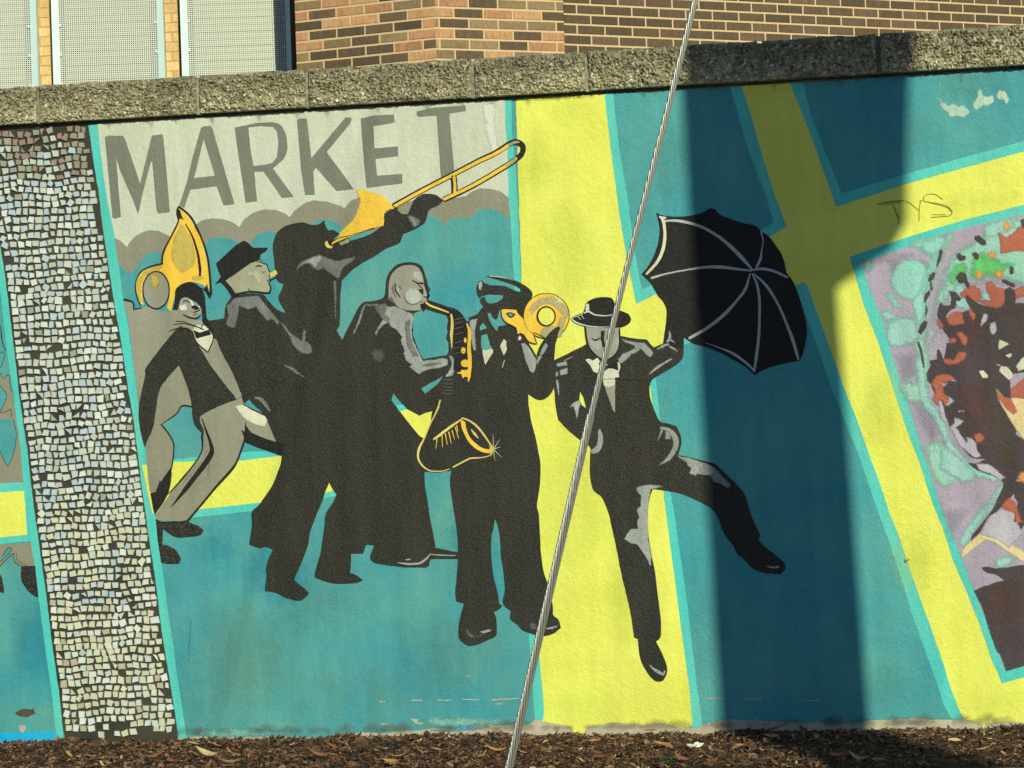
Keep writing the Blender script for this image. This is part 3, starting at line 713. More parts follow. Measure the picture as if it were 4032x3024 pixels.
paint('painted_outline', tu, ink, 10, [
    ('l', 'C', [(590, 32), (568, 55), (575, 110), (578, 160), (500, 320), (455, 410), (440, 470), (437, 525)], [16, 16, 22, 14, 14, 18, 18]),
    ('l', 'C', [(445, 522), (340, 548), (260, 590), (218, 660), (208, 740), (222, 810), (250, 880)], [16, 16, 14, 10, 12, 14, 10]),
    ('s', 'C', [(568, 50), (590, 60), (612, 120), (628, 145), (590, 132), (578, 150), (560, 90)]),
    ('l', 'C', [(580, 30), (650, 82), (700, 140), (760, 260), (815, 400), (840, 520), (852, 650), (862, 790)], [20, 18, 18, 16, 16, 18, 20]),
    ('l', 'C', [(640, 180), (700, 290), (745, 430), (765, 560), (765, 630)], [8, 16, 22, 26, 18]),
    ('p', 'C', [(760, 725), (800, 740), (830, 695), (835, 760), (865, 780), (860, 820), (845, 822), (815, 770), (775, 735)])])
bb = paint('painted_head', wall, paint_mat('flat_grey_paint', (152, 150, 126), (146, 140, 110), 0.12), 11, [('e', 'C', 387, 752, 108, 155, 0)], 'blank grey oval head in the tuba')
paint('painted_outline', bb, ink, 10, [('e', 'C', 387, 752, 120, 168, 0)])
paint('painted_smudge', bb, paint_mat('dull_brass_paint', (206, 178, 78)), 12, [('s', 'C', [(330, 630), (380, 610), (410, 660), (390, 740), (350, 720)], 0.004)], soft=0.01)
# grey-suited man
m1 = paint('painted_musician', wall, paint_mat('suit_grey_paint', (152, 149, 122), (142, 136, 108), 0.12), 9, [
    ('p', 'C', [(105, 835), (190, 862), (195, 922), (300, 890), (400, 930), (515, 940), (570, 900), (700, 1000), (800, 1060), (720, 1300), (300, 1500), (262, 1659), (240, 1730), (225, 1659), (200, 1450), (170, 1200), (140, 1000)]),
    ('p', 'D', [(480, 20), (585, -90), (630, 0), (660, 110), (697, 262), (610, 255), (570, 310), (440, 410), (500, 500), (540, 590), (525, 760), (500, 830), (430, 910), (400, 1000), (345, 1010), (330, 990), (295, 620), (310, 560), (360, 450), (385, 300), (415, 125)]),
    ('p', 'D', [(1068, 195), (1135, 235), (1320, 340), (1350, 400), (1420, 568), (1290, 545), (1160, 500), (1150, 560), (1100, 690), (1045, 800), (900, 960), (720, 1190), (650, 1256), (560, 1255), (400, 1250), (380, 1200), (430, 1130), (500, 1030), (640, 850), (760, 710), (795, 620), (800, 520), (790, 470), (758, 380), (775, 340), (900, 275)]),
    ('p', 'C', [(690, 1170), (835, 1290), (885, 1170), (905, 1180), (960, 1310), (1050, 1470), (1125, 1659), 'D', (1135, 235), (1068, 230), (1020, 165), (860, -40)]) ],
    'grey trousered man with bow tie, leaning back')
paint('painted_jacket', m1, black, 10, [
    ('s', 'C', [(560, 1090), (620, 1072), (690, 1100), (740, 1210), (790, 1290), (860, 1405), (1000, 1590), (1060, 1660), (1075, 1700), (960, 1740), (800, 1818), (765, 1852), (770, 1895), (800, 1965), (795, 2005), (720, 1915), (700, 1825), (695, 1757), (660, 1600), (585, 1402), (480, 1515), (415, 1617), (385, 1790), (360, 1942), (310, 2052), (292, 2112), (270, 2052), (240, 1892), (240, 1742), (290, 1492), (310, 1405)])])
paint('painted_hair', m1, ink, 10, [
    ('s', 'C', [(530, 920), (545, 850), (555, 750), (600, 705), (680, 682), (750, 710), (800, 780), (815, 870), (828, 1000), (850, 1020), (790, 1030), (770, 900), (700, 840), (600, 850), (570, 925)])])
paint('painted_face', m1, skin, 11, [
    ('s', 'C', [(585, 880), (600, 830), (640, 812), (700, 840), (745, 880), (778, 915), (770, 960), (730, 992), (670, 980), (620, 940), (590, 910)]),
    ('s', 'C', [(640, 1000), (700, 1020), (780, 1010), (790, 1045), (760, 1060), (700, 1050), (650, 1030)])])
paint('painted_white', m1, cream, 12, [
    ('p', 'C', [(585, 890), (640, 872), (655, 905), (650, 925), (600, 925)]), ('p', 'C', [(670, 830), (700, 845), (715, 880), (700, 890), (685, 860)]), ('l', 'C', [(735, 905), (765, 895)], 12),
    ('s', 'C', [(705, 1090), (740, 1050), (800, 1060), (835, 1045), (860, 1090), (880, 1160), (835, 1288), (740, 1200), (710, 1130)])])
paint('painted_outline', m1, ink, 13, [
    ('l', 'C', [(110, 832), (188, 858), (195, 918), (265, 905)], [20, 14, 14, 8]),
    ('l', 'C', [(800, 1000), (820, 1040), (850, 1070), (880, 1130)], [40, 46, 40, 20]),
    ('l', 'C', [(620, 850), (645, 842), (680, 862)], 9), ('p', 'C', [(690, 890), (720, 880), (765, 905), (735, 925), (700, 910)]),
    ('l', 'C', [(710, 945), (740, 935), (765, 922)], 10), ('l', 'C', [(712, 965), (745, 955)], 6), ('l', 'C', [(622, 962), (680, 990), (745, 992), (775, 960)], [8, 14, 12, 6]),
    ('l', 'C', [(500, 1110), (560, 1085), (640, 1082), (700, 1110)], [5, 9, 9, 6]), ('l', 'C', [(560, 1020), (640, 1026)], 6), ('l', 'C', [(540, 1048), (640, 1036)], 6),
    ('l', 'C', [(640, 1035), (720, 1060), (800, 1095)], 10), ('l', 'C', [(790, 1050), (770, 1090)], 8),
    ('p', 'C', [(708, 1098), (765, 1118), (845, 1092), (865, 1135), (800, 1152), (735, 1170)]),
    ('l', 'C', [(705, 1110), (740, 1205), (835, 1288), (882, 1165), (850, 1060)], [6, 10, 10, 10, 6]),
    ('l', 'D', [(780, 360), (820, 470), (855, 570), (870, 650), (830, 730), (740, 850), (640, 980), (520, 1130)], [6, 18, 26, 44, 52, 44, 40, 6]),
    ('l', 'D', [(1160, 400), (1160, 520), (1130, 620), (1085, 740), (1035, 815), (900, 965), (780, 1110), (660, 1250)], [6, 22, 18, 18, 24, 20, 18, 18]),
    ('p', 'D', [(1125, 462), (1150, 480), (1165, 430), (1210, 490), (1300, 530), (1420, 570), (1500, 590), (1480, 690), (1330, 640), (1160, 575)], 0.0014),
    ('l', 'D', [(432, 415), (500, 505), (540, 590), (536, 700), (515, 830)], 12), ('l', 'D', [(440, 412), (560, 330), (612, 258), (697, 265)], [4, 10, 12, 10]),
    ('p', 'D', [(340, 1012), (385, 1005), (420, 900), (430, 915), (515, 790), (525, 850), (500, 1005), (440, 1110), (378, 1195), (365, 1160)], 0.0012),
    ('l', 'D', [(785, 505), (785, 640), (720, 755), (620, 880), (500, 1015)], [20, 12, 12, 16, 8]),
    ('l', 'D', [(1140, 245), (1220, 290), (1320, 335), (1345, 365)], [6, 12, 12, 8]), ('l', 'D', [(385, 1240), (430, 1262), (560, 1262), (660, 1252)], 10)])
paint('painted_highlight', m1, cream, 14, [
    ('p', 'D', [(1070, 262), (1130, 250), (1250, 310), (1325, 345), (1345, 385), (1330, 440), (1280, 430), (1240, 420), (1160, 380), (1120, 320), (1095, 300)], 0.0022)], soft=0.004)
paint('painted_highlight', m1, hl, 14, [
    ('l', 'D', [(800, 480), (828, 590), (800, 680), (700, 830), (640, 900)], [4, 16, 18, 14, 4]), ('l', 'D', [(850, 760), (820, 850), (700, 980)], [10, 22, 4])], soft=0.003)
paint('painted_shoe', m1, black, 12, [
    ('s', 'D', [(385, 1238), (430, 1262), (560, 1266), (660, 1255), (690, 1275), (760, 1300), (795, 1335), (770, 1370), (670, 1388), (570, 1392), (500, 1360), (448, 1318), (440, 1455), (500, 1470), (560, 1510), (605, 1580), (590, 1618), (520, 1622), (432, 1610), (400, 1400)])])

# ------------------------------------------------------------------ the black-suited musicians
m2 = paint('painted_musician', wall, black, 8, [
    ('s', 'C', [(832, 1015), (900, 1008), (972, 995), (985, 895), (1020, 830), (1062, 792), (1200, 780), (1312, 790), (1345, 832), (1440, 925), (1600, 1000), (1750, 1250), (1800, 1659), (1750, 2200), (1560, 2200), (1468, 2180), (1418, 2060), (1352, 1890), (1312, 1820), (1225, 1740), (1188, 1695), (1148, 1732), (1120, 1690), (1125, 1640), (1000, 1500), (900, 1330), (840, 1180), (820, 1070)])],
    'black-suited man in a brimmed hat')
paint('painted_hat', m2, ink, 9, [
    ('p', 'C', [(903, 520), (990, 440), (1080, 360), (1145, 323), (1185, 348), (1225, 385), (1355, 384), (1335, 415), (1290, 445), (1283, 490), (1200, 520), (1100, 590), (990, 668), (960, 682), (893, 702), (935, 652), (945, 630), (920, 580)])])
paint('painted_face', m2, paint_mat('olive_skin_paint', (166, 164, 128), (158, 152, 122), 0.08), 9, [
    ('p', 'C', [(985, 670), (1090, 600), (1215, 510), (1270, 478), (1300, 510), (1348, 532), (1352, 575), (1372, 610), (1392, 640), (1350, 668), (1365, 700), (1372, 742), (1358, 768), (1280, 772), (1190, 765), (1080, 780), (1040, 730)])])
paint('painted_outline', m2, ink, 8.9, [('l', 'C', [(962, 672), (1010, 725), (1060, 800), (1100, 800)], 44)])
paint('painted_outline', m2, ink, 10, [
    ('l', 'C', [(970, 668), (1020, 733), (1064, 792)], [16, 20, 20]), ('l', 'C', [(1050, 790), (1200, 765), (1330, 778), (1368, 775), (1378, 730), (1358, 690), (1385, 660), (1420, 645)], [14, 16, 18, 18, 14, 10, 14, 14]),
    ('l', 'C', [(1185, 740), (1195, 758), (1230, 765)], 10),
    ('l', 'C', [(1212, 515), (1250, 500), (1290, 512), (1348, 535), (1352, 565), (1375, 600)], [6, 8, 8, 10, 8, 10]), ('l', 'C', [(1245, 550), (1275, 540), (1300, 548)], [8, 14, 8]),
    ('l', 'C', [(1300, 588), (1315, 602), (1330, 590)], 6), ('l', 'C', [(1345, 670), (1372, 655), (1362, 625), (1385, 605)], 8), ('l', 'C', [(1210, 485), (1225, 510)], 8), ('l', 'C', [(1270, 478), (1300, 500)], 8)])
paint('painted_mouthpiece', m2, brass, 11, [('p', 'C', [(1368, 605), (1420, 575), (1436, 610), (1378, 645)])])
paint('painted_cheek', m2, paint_mat('cheek_paint', (184, 182, 146), (176, 172, 138), 0.1), 10, [
    ('s', 'C', [(1170, 600), (1240, 585), (1295, 620), (1300, 680), (1260, 700), (1248, 650), (1215, 622), (1172, 630)], 0.0012)], soft=0.004)
paint('painted_highlight', m2, hl2, 10, [
    ('s', 'C', [(1000, 900), (1030, 850), (1070, 820), (1150, 815), (1280, 800), (1310, 850), (1400, 960), (1450, 1030), (1440, 1050), (1390, 1000), (1350, 1015), (1300, 960), (1250, 895), (1180, 915), (1100, 880), (1095, 960), (1070, 1075), (1030, 1075), (990, 1040), (1010, 980)], 0.002),
    ('s', 'C', [(1440, 1000), (1500, 1060), (1560, 1130), (1640, 1190), (1660, 1090), (1680, 1100), (1670, 1190), (1720, 1230), (1732, 1290), (1700, 1302), (1620, 1280), (1580, 1230), (1520, 1120)], 0.002),
    ('l', 'C', [(1490, 1400), (1560, 1430), (1610, 1470), (1680, 1510)], [6, 22, 20, 5]), ('l', 'D', [(1240, 190), (1290, 200), (1340, 260), (1372, 310)], [16, 34, 30, 8])], soft=0.004)
# trombonist
m3 = paint('painted_musician', wall, black, 8.3, [
    ('s', 'A', [(1700, 1400), (1706, 1320), (1735, 1245), (1800, 1190), (1880, 1165), (1960, 1155), (2060, 1178), (2110, 1162), (2150, 1133), (2150, 1165), (2180, 1222), 'B', (215, 1225), (240, 1215), (305, 1250), (250, 1300), (300, 1330), (400, 1312), (555, 1262), (680, 1180), (690, 1080), (770, 1030), (800, 1022), (835, 1085), (893, 1080), (935, 975), (1000, 920), (1060, 905), (1130, 915), (1200, 965), (1150, 1010), (1080, 1045), (1060, 1100), (1030, 1165), (930, 1225), (850, 1255), (835, 1300), (810, 1340), (700, 1385), (600, 1450), (510, 1500), (420, 1560), (330, 1650), 'E', (235, 268), (222, 420), (218, 600), (215, 660), (190, 705), (240, 785), (400, 700), (700, 1000), (700, 1800), 'G', (1165, 700), (1060, 700), (1062, 760), (1052, 865), (1100, 885), (1165, 930), (1120, 948), (1060, 958), (950, 960), (850, 945), (750, 905), (748, 865), (785, 740), (805, 650), (820, 540), (832, 450), (842, 355), (900, 265), (936, 190), (905, 150), (872, 88), (835, 175), (825, 210), (795, 290), (760, 370), (730, 455), (705, 520), (690, 620), (630, 790), (600, 850), (567, 925), (610, 965), (690, 1030), (695, 1052), (660, 1085), (610, 1108), (510, 1085), (400, 1035), (318, 1022), (322, 950), (330, 880), (325, 830), (345, 750), (385, 665), (340, 645), (300, 642), (290, 656), (240, 645), (180, 620), (205, 450), (203, 345), (280, 260), (380, 110), (425, 0), 's', (1110, 1794), (1110, 1600), (1120, 1330), (1130, 1250), (1098, 1180), (1106, 1148), (1118, 1120), (1090, 1100), (1078, 1010)])],
    'black-suited trombonist leaning back with raised arms')
paint('painted_gap', m3, taupe, 9, [('p', 'B', [(800, 1045), (860, 1000), (937, 975), (893, 1082), (838, 1084)])])
paint('painted_highlight', m3, hl2, 10, [
    ('s', 'C', [(1590, 590), (1630, 520), (1720, 475), (1800, 450), (1900, 490), (1960, 500), (2060, 475), (2125, 455), (2060, 520), (2000, 560), (1975, 640), (1955, 650), (1900, 610), (1830, 565), (1780, 582), (1750, 560), (1700, 525), (1640, 540)], 0.0022),
    ('s', 'B', [(885, 1095), (940, 1100), (1000, 1140), (985, 1180), (945, 1195), (915, 1155)], 0.001), ('l', 'E', [(175, 280), (180, 450), (178, 600)], [22, 14, 6])], soft=0.004)
paint('painted_highlight', m3, hl, 11, [
    ('s', 'C', [(1640, 520), (1730, 475), (1800, 455), (1830, 480), (1780, 520), (1770, 560), (1720, 520), (1660, 525)], 0.0015),
    ('l', 'B', [(915, 1110), (950, 1150), (955, 1185)], [16, 20, 8])], soft=0.004)
tb = paint('painted_trombone', wall, orange, 12, [
    ('s', 'B', [(448, 872), (530, 880), (640, 912), (720, 965), (767, 1022), (700, 1060), (690, 1120), (683, 1185), (620, 1197), (540, 1227), (390, 1280), (280, 1325), (245, 1352), (228, 1338), (300, 1272), (305, 1245), (420, 1130), (465, 1040), (485, 960), (465, 920)]),
    ('l', 'B', [(750, 1030), (1000, 890), (1290, 740), (1500, 630), (1650, 560), (1770, 485)], 28),
    ('l', 'B', [(1830, 600), (1760, 655), (1480, 822), (1290, 915), (1205, 955)], 28),
    ('l', 'B', [(1292, 760), (1300, 830), (1298, 900)], 24)], 'yellow trombone with its slide held high')
paint('painted_outline', tb, ink, 11, [
    ('l', 'B', [(770, 1012), (1000, 885), (1290, 735), (1500, 625), (1650, 553), (1780, 470), (1845, 462), (1888, 500), (1878, 560), (1830, 605), (1760, 655), (1480, 822), (1290, 918), (1205, 955)], 48),
    ('l', 'B', [(1286, 750), (1296, 830), (1296, 900)], 54)])
paint('painted_shade', tb, paint_mat('slide_grey_paint', (166, 162, 120), (150, 150, 116), 0.2), 13, [('l', 'B', [(1765, 488), (1820, 462), (1858, 462)], [26, 26, 10]), ('l', 'B', [(1830, 600), (1780, 645), (1740, 668)], [20, 22, 8]), ('e', 'B', 1278, 758, 14, 14),
    ('p', 'B', [(305, 1335), (382, 1290), (390, 1325), (310, 1354)])])
paint('painted_outline', tb, ink, 14, [('l', 'B', [(232, 1330), (300, 1287), (380, 1273), (540, 1222), (600, 1203)], [8, 7, 6, 6, 8]), ('l', 'B', [(762, 1010), (790, 1028)], 8), ('l', 'B', [(245, 1345), (300, 1320), (378, 1290), (392, 1322)], 7), ('e', 'B', 222, 1335, 14, 26, -30),
    ('e', 'B', 1278, 756, 7, 7), ('l', 'B', [(695, 1075), (690, 1110), (700, 1165)], 6)])
paint('painted_mouthpiece', tb, brass, 13, [('s', 'B', [(178, 1330), (195, 1312), (215, 1330), (222, 1352), (245, 1362), (232, 1380), (200, 1375), (180, 1355)])])
# saxophonist
m4 = paint('painted_musician', wall, black, 9, [
    ('s', 'E', [(240, 785), (285, 690), (330, 600), (365, 530), (400, 480), (432, 457), (500, 450), (560, 438), (600, 410), (612, 350), (615, 280), (640, 210), (700, 145), (780, 117), (860, 118), (920, 145), (950, 210), (975, 290), (990, 340), (1005, 348), (985, 375), (998, 400), (980, 440), (1040, 462), (1120, 490), (1220, 520), (1280, 575), (1312, 625), (1360, 680), (1370, 1200), (1300, 1300), (1240, 1440), 'F', (1300, 300), (1500, 600), (1540, 620), (1350, 700), (1180, 760), (1180, 775), (950, 782), (952, 900), (970, 1000), (1000, 1200), (1030, 1350), (1045, 1440), (1130, 1460), (1240, 1478), (1240, 1535), (1090, 1535), (1000, 1538), (985, 1600), (960, 1610), (760, 1605), (560, 1580), (495, 1552), (480, 1515), (495, 1470), (515, 1418), (395, 1408), (385, 1385), (380, 1350), (358, 1295), (360, 1200), (385, 1120), (420, 1028), (300, 600), (100, 200), (100, -200), 'E', (150, 1000)])],
    'bald saxophonist bent forward in profile')
for nm, mt, its in (('painted_gap', teal, [
        ('p', 'E', [(858, 558), (950, 522), (1050, 552), (1138, 578), (1152, 620), (1140, 680), (1148, 720), (1135, 775), (1155, 810), (1156, 890), (1140, 918), (940, 952), (900, 880), (848, 740), (855, 640)]),
        ('p', 'E', [(920, 1208), (1000, 1160), (1107, 1103), (1060, 1170), (955, 1252)]), ('p', 'E', [(680, 1250), (790, 1385), (740, 1402), (663, 1310)])]),
        ('painted_gap', mint, [('p', 'E', [(702, 1350), (765, 1345), (797, 1385), (735, 1408)])]),
        ('painted_gap', yel, [('p', 'E', [(737, 1406), (798, 1384), (905, 1443), (940, 1425), (1017, 1402), (1000, 1500), (960, 1600), (940, 1636), (905, 1615), (800, 1485)])])):
    paint(nm, m4, mt, 11 if mt is teal else 12, its)
paint('painted_face', m4, skin, 11, [
    ('s', 'E', [(640, 320), (660, 230), (720, 165), (800, 140), (880, 152), (925, 205), (945, 290), (958, 350), (972, 400), (962, 425), (972, 450), (940, 470), (950, 515), (925, 530), (800, 530), (720, 500), (690, 465), (640, 440), (638, 380)])])
paint('painted_highlight', m4, paint_mat('cheek_grey_paint', (184, 186, 164), (172, 174, 156), 0.15), 12, [
    ('e', 'E', 852, 408, 72, 70), ('s', 'E', [(850, 200), (900, 190), (935, 240), (930, 290), (880, 270), (845, 230)], 0.002), ('l', 'E', [(715, 300), (718, 350), (740, 390)], [10, 20, 8]),
    ('l', 'E', [(800, 515), (900, 515)], [4, 12]), ('l', 'E', [(945, 330), (962, 380), (955, 410)], 14)], soft=0.003)
paint('painted_shade', m4, paint_mat('brown_shade_paint', (112, 104, 86), (98, 92, 78), 0.2), 12, [('s', 'E', [(642, 440), (660, 410), (700, 480), (715, 500), (690, 480)]), ('l', 'E', [(690, 300), (675, 350), (700, 420)], [6, 16, 6]), ('l', 'E', [(780, 400), (790, 450), (850, 482), (930, 450)], [4, 8, 8, 4])], soft=0.004)
paint('painted_outline', m4, ink, 13, [
    ('l', 'E', [(700, 300), (700, 360), (740, 420)], [6, 14, 8]), ('l', 'E', [(720, 312), (750, 345), (732, 362)], 5), ('l', 'E', [(845, 270), (885, 295), (940, 298)], [6, 12, 14]), ('l', 'E', [(885, 300), (920, 330), (930, 345)], [4, 10, 4]),
    ('p', 'E', [(893, 352), (940, 345), (940, 400), (920, 385)]), ('p', 'E', [(912, 478), (950, 470), (962, 510), (945, 545), (920, 520)]), ('l', 'E', [(945, 412), (975, 418)], 8), ('l', 'E', [(948, 300), (962, 360), (978, 410)], 7)])
paint('painted_highlight', m4, hl, 12, [
    ('p', 'E', [(520, 505), (600, 472), (640, 500), (700, 498), (800, 545), (850, 562), (862, 600), (838, 700), (850, 790), (900, 890), (938, 968), (1100, 948), (1150, 955), (1142, 1000), (1080, 1030), (1020, 1035), (940, 1055), (900, 1078), (860, 1050), (815, 1020), (840, 1000), (790, 960), (770, 900), (775, 880), (748, 800), (755, 760), (700, 690), (660, 670), (640, 640), (590, 660), (545, 710), (535, 755), (522, 735), (560, 650), (612, 592), (580, 560)], 0.0018),
    ('l', 'E', [(332, 735), (380, 640), (432, 490), (480, 488), (545, 482)], [6, 16, 14, 12, 10]),
    ('s', 'E', [(1160, 925), (1180, 920), (1212, 965), (1218, 1020), (1192, 1095), (1130, 1106), (1165, 1050), (1185, 990)])], soft=0.004)
paint('painted_shade', m4, hl2, 13, [('p', 'E', [(610, 470), (630, 490), (600, 560), (650, 600), (640, 645), (590, 610), (540, 540), (525, 505)], 0.0015), ('p', 'E', [(780, 640), (830, 600), (820, 700), (850, 830), (900, 930), (850, 930), (800, 840)], 0.0018), ('l', 'E', [(930, 1010), (1000, 1000), (1090, 985)], [10, 22, 10])], soft=0.004)
paint('painted_smudge', m4, dim, 12, [('p', 'E', [(490, 900), (530, 860), (580, 880), (600, 930), (560, 985), (510, 960)], 0.005)], soft=0.012)
sx = paint('painted_saxophone', m4, ink, 13, [
    ('l', 'E', [(955, 470), (1060, 500), (1170, 555)], [40, 46, 50]), ('l', 'E', [(1205, 545), (1250, 620), (1262, 760), (1262, 900), (1240, 1050)], [70, 100, 110, 110, 90])], 'saxophone picked out in yellow on black')
paint('painted_brass', sx, brass, 14, [
    ('l', 'E', [(960, 462), (1000, 490), (1080, 520), (1160, 550)], [14, 16, 16, 12]), ('l', 'E', [(1180, 565), (1190, 650), (1182, 740), (1186, 860)], [16, 24, 26, 6]),
    ('l', 'F', [(1085, 165), (1060, 250), (1000, 370), (950, 490), (905, 580), (895, 660), (930, 730), (1000, 775), (1100, 778), (1165, 760)], [12, 16, 12, 12, 22, 18, 16, 12, 8, 6]),
    ('l', 'F', [(1195, 745), (1300, 690), (1350, 668), (1440, 662), (1510, 645), (1535, 620)], [12, 14, 14, 10, 8, 12]),
    ('l', 'F', [(1275, 320), (1340, 345), (1410, 400), (1480, 490), (1535, 575)], [14, 14, 18, 16, 14]), ('l', 'F', [(1355, 420), (1385, 460), (1415, 495)], [10, 22, 6]),
    ('l', 'F', [(1030, 505), (1110, 445), (1190, 385), (1278, 325)], [16, 24, 22, 10])])
paint('painted_brass', sx, orange, 15, [
    ('l', 'E', [(1315, 645), (1338, 720), (1335, 860), (1342, 980), (1335, 1100), (1328, 1150)], [10, 28, 32, 34, 26, 6]),
    ('e', 'E', 1285, 880, 20, 28), ('e', 'E', 1300, 990, 36, 34), ('p', 'E', [(1225, 1070), (1260, 1065), (1270, 1045), (1300, 1050), (1330, 1040), (1330, 1110), (1300, 1105), (1280, 1118), (1270, 1085)], 0.001), ('e', 'E', 1302, 790, 12, 22),
    ('s', 'F', [(1262, 335), (1300, 352), (1312, 420), (1345, 490), (1400, 545), (1450, 578), (1505, 592), (1520, 568), (1545, 600), (1530, 625), (1480, 622), (1400, 590), (1330, 525), (1290, 450), (1268, 390)])]
    + [('l', 'F', [(x0, y0), (x1, y1)], [9, 4]) for x0, y0, x1, y1 in ((1060, 490, 1048, 585), (1100, 470, 1105, 570), (1130, 455, 1146, 552), (1160, 440, 1182, 542), (1188, 425, 1210, 505), (1215, 400, 1245, 500), (1228, 385, 1238, 440))])
paint('painted_highlight', sx, dim, 15, [('l', 'E', [(1195, y+6), (1240, y-6), (1290, y-18)], [4, 8, 4]) for y in (612, 645, 690, 740, 810, 860, 905)] +
    [('l', 'E', [(1110, y), (1160, y+4), (1198, y)], [5, 9, 5]) for y in (1130, 1165, 1195, 1222, 1250)])
paint('painted_sparkle', sx, paint_mat('spark_paint', (196, 186, 130), (186, 178, 120), 0.1), 16, [('l', 'F', [(1545, 590), q], [9, 2]) for q in ((1542, 455), (1600, 505), (1608, 568), (1618, 662), (1560, 692), (1500, 560), (1520, 655))])
paint('painted_highlight', m4, hl, 11, [('l', 'F', [(715, 1568), (800, 1580), (900, 1575), (960, 1540), (1003, 1490)], [5, 18, 16, 20, 8]), ('l', 'F', [(1005, 1498), (1100, 1505), (1215, 1508)], [10, 14, 8]), ('l', 'F', [(790, 1545), (825, 1540)], 10)])
# trumpeter
m5 = paint('painted_musician', wall, black, 8.6, [
    ('s', 'b', [(275, 985), (470, 900), (500, 850), (570, 765), (520, 700), (505, 635), (490, 615), (462, 570), (443, 470), (450, 390), (480, 320), (545, 290), (575, 330), (700, 385), (860, 390), (960, 400), (1060, 440), (1150, 485), (1250, 505), (1240, 450), (1150, 395), (960, 325), (700, 250), (620, 215), (690, 208), (860, 222), (1060, 270), (1220, 330), (1370, 415), (1450, 500), (1465, 580), (1400, 680), (1340, 800), (1310, 900), (1320, 1015), (1250, 960), (1300, 1290), (1400, 1440), (1530, 1659), 'E', (1915, 945), (1940, 860), (1975, 790), (2040, 705), (2122, 665), (2115, 730), (2082, 810), (2070, 960), (2068, 1190), (2010, 1280), (1950, 1306), (1900, 1290), (1845, 1252), (1848, 1340), (1870, 1480), (1915, 1659), 'F', (1930, 600), (1950, 720), (1945, 900), (1920, 1080), (1935, 1150), (1945, 1300), (1955, 1500), (1980, 1659), 'a', (1790, 430), (1820, 590), (1880, 760), (1945, 1060), (1950, 1185), (2030, 1260), (2062, 1370), (1960, 1450), (1820, 1490), (1700, 1475), (1520, 1410), (1440, 1330), (1340, 1260), (1325, 1220), (1335, 1120), (1250, 1060), (1218, 980), (1248, 840), (1245, 700), (1220, 500), (1190, 300), (1185, 130), (1165, 0), 'F', (1600, 1330), (1580, 1240), (1560, 1185), (1540, 1290), 'a', (1060, 0), (1048, 200), (1060, 420), (1090, 650), (1140, 840), (1168, 1020), (1212, 1048), (1180, 1090), (1085, 1145), (1125, 1230), (1130, 1440), (1100, 1500), (900, 1590), (740, 1632), (610, 1560), (577, 1510), (580, 1330), (610, 1180), (658, 1020), (545, 985), (530, 850), (555, 600), (568, 370), (568, 100), (550, -60), 'F', (1185, 1000), (1170, 850), (1200, 700), (1230, 500), (1240, 0), 'E', (1330, 1200), (1340, 640)])],
    'trumpeter in black with a face of shadow')
paint('painted_gap', m5, teal, 10, [
    ('p', 'b', [(497, 615), (560, 585), (690, 553), (930, 568), (915, 630), (830, 690), (730, 715), (660, 712), (620, 670), (600, 612), (575, 595), (505, 628)]),
    ('p', 'b', [(570, 1068), (640, 1160), (510, 1205), (508, 1150), (535, 1095)]),
    ('p', 'b', [(540, 1295), (640, 1265), (665, 1360), (690, 1470), (735, 1530), (600, 1659), (550, 1580), (530, 1450)]),
    ('p', 'b', [(645, 895), (705, 890), (730, 960), (790, 1015), (830, 980), (870, 820), (905, 870), (920, 960), (1000, 1100), (835, 1135), (830, 1205), (800, 1205), (720, 1090), (680, 1010)])])
paint('painted_highlight', m5, cream, 11, [
    ('p', 'b', [(560, 1560), (640, 1560), (690, 1540), (745, 1545), (745, 1600), 'E', (1475, 1002), (1450, 900)]), ('p', 'b', [(875, 1490), (945, 1360), (1000, 1410), (985, 1450), (1000, 1545), (945, 1659), (900, 1570)]), ('l', 'E', [(1640, 960), (1620, 1025)], 6),
    ('l', 'b', [(685, 218), (860, 232), (1000, 262), (1130, 300)], [14, 14, 8, 3]), ('p', 'b', [(1198, 1345), (1230, 1290), (1262, 1330), (1250, 1372), (1215, 1388)])])
paint('painted_highlight', m5, hl, 11, [
    ('s', 'b', [(480, 350), (520, 308), (550, 330), (548, 400), (510, 480), (490, 440)]), ('p', 'b', [(320, 1070), (345, 1020), (468, 990), (440, 1070), (415, 1220), (440, 1560), (400, 1570), (370, 1450), (345, 1250)], 0.0012),
    ('p', 'E', [(1785, 820), (1815, 812), (1850, 850), (1920, 968), (1905, 1040), (1890, 1072), (1862, 1058), (1820, 960)]), ('p', 'E', [(1920, 962), (1945, 890), (1985, 820), (2015, 825), (1975, 910), (1925, 1000)]),
    ('p', 'a', [(880, 1425), (1000, 1395), (1050, 1400), (1040, 1420), (930, 1448)]), ('l', 'K', [(335, 1042), (380, 1035), (425, 1022)], [10, 18, 12])])
paint('painted_shade', m5, dim, 11, [('l', 'a', [(690, 1400), (740, 1470), (830, 1500), (960, 1450)], [30, 50, 26, 10]), ('s', 'K', [(185, 990), (240, 1000), (250, 1050), (200, 1045)])], soft=0.006)
tr = paint('painted_trumpet', m5, orange, 12, [
    ('s', 'b', [(900, 840), (920, 815), (1040, 822), (1175, 825), (1185, 880), (1320, 1020), (1400, 900), (1640, 1150), (1560, 1260), (1485, 1240), (1500, 1330), (1540, 1445), (1440, 1430), (1360, 1370), (1290, 1270), (1230, 1260), (1200, 1290), (1165, 1150), (1100, 1110), (1000, 1060), (930, 980), (912, 900)])],
    'yellow trumpet bell seen end on')
paint('painted_bell', tr, orange, 13, [('e', 'b', 1715, 940, 408, 402)])
paint('painted_bell_outline', tr, ink, 12, [('e', 'b', 1715, 940, 424, 416)])
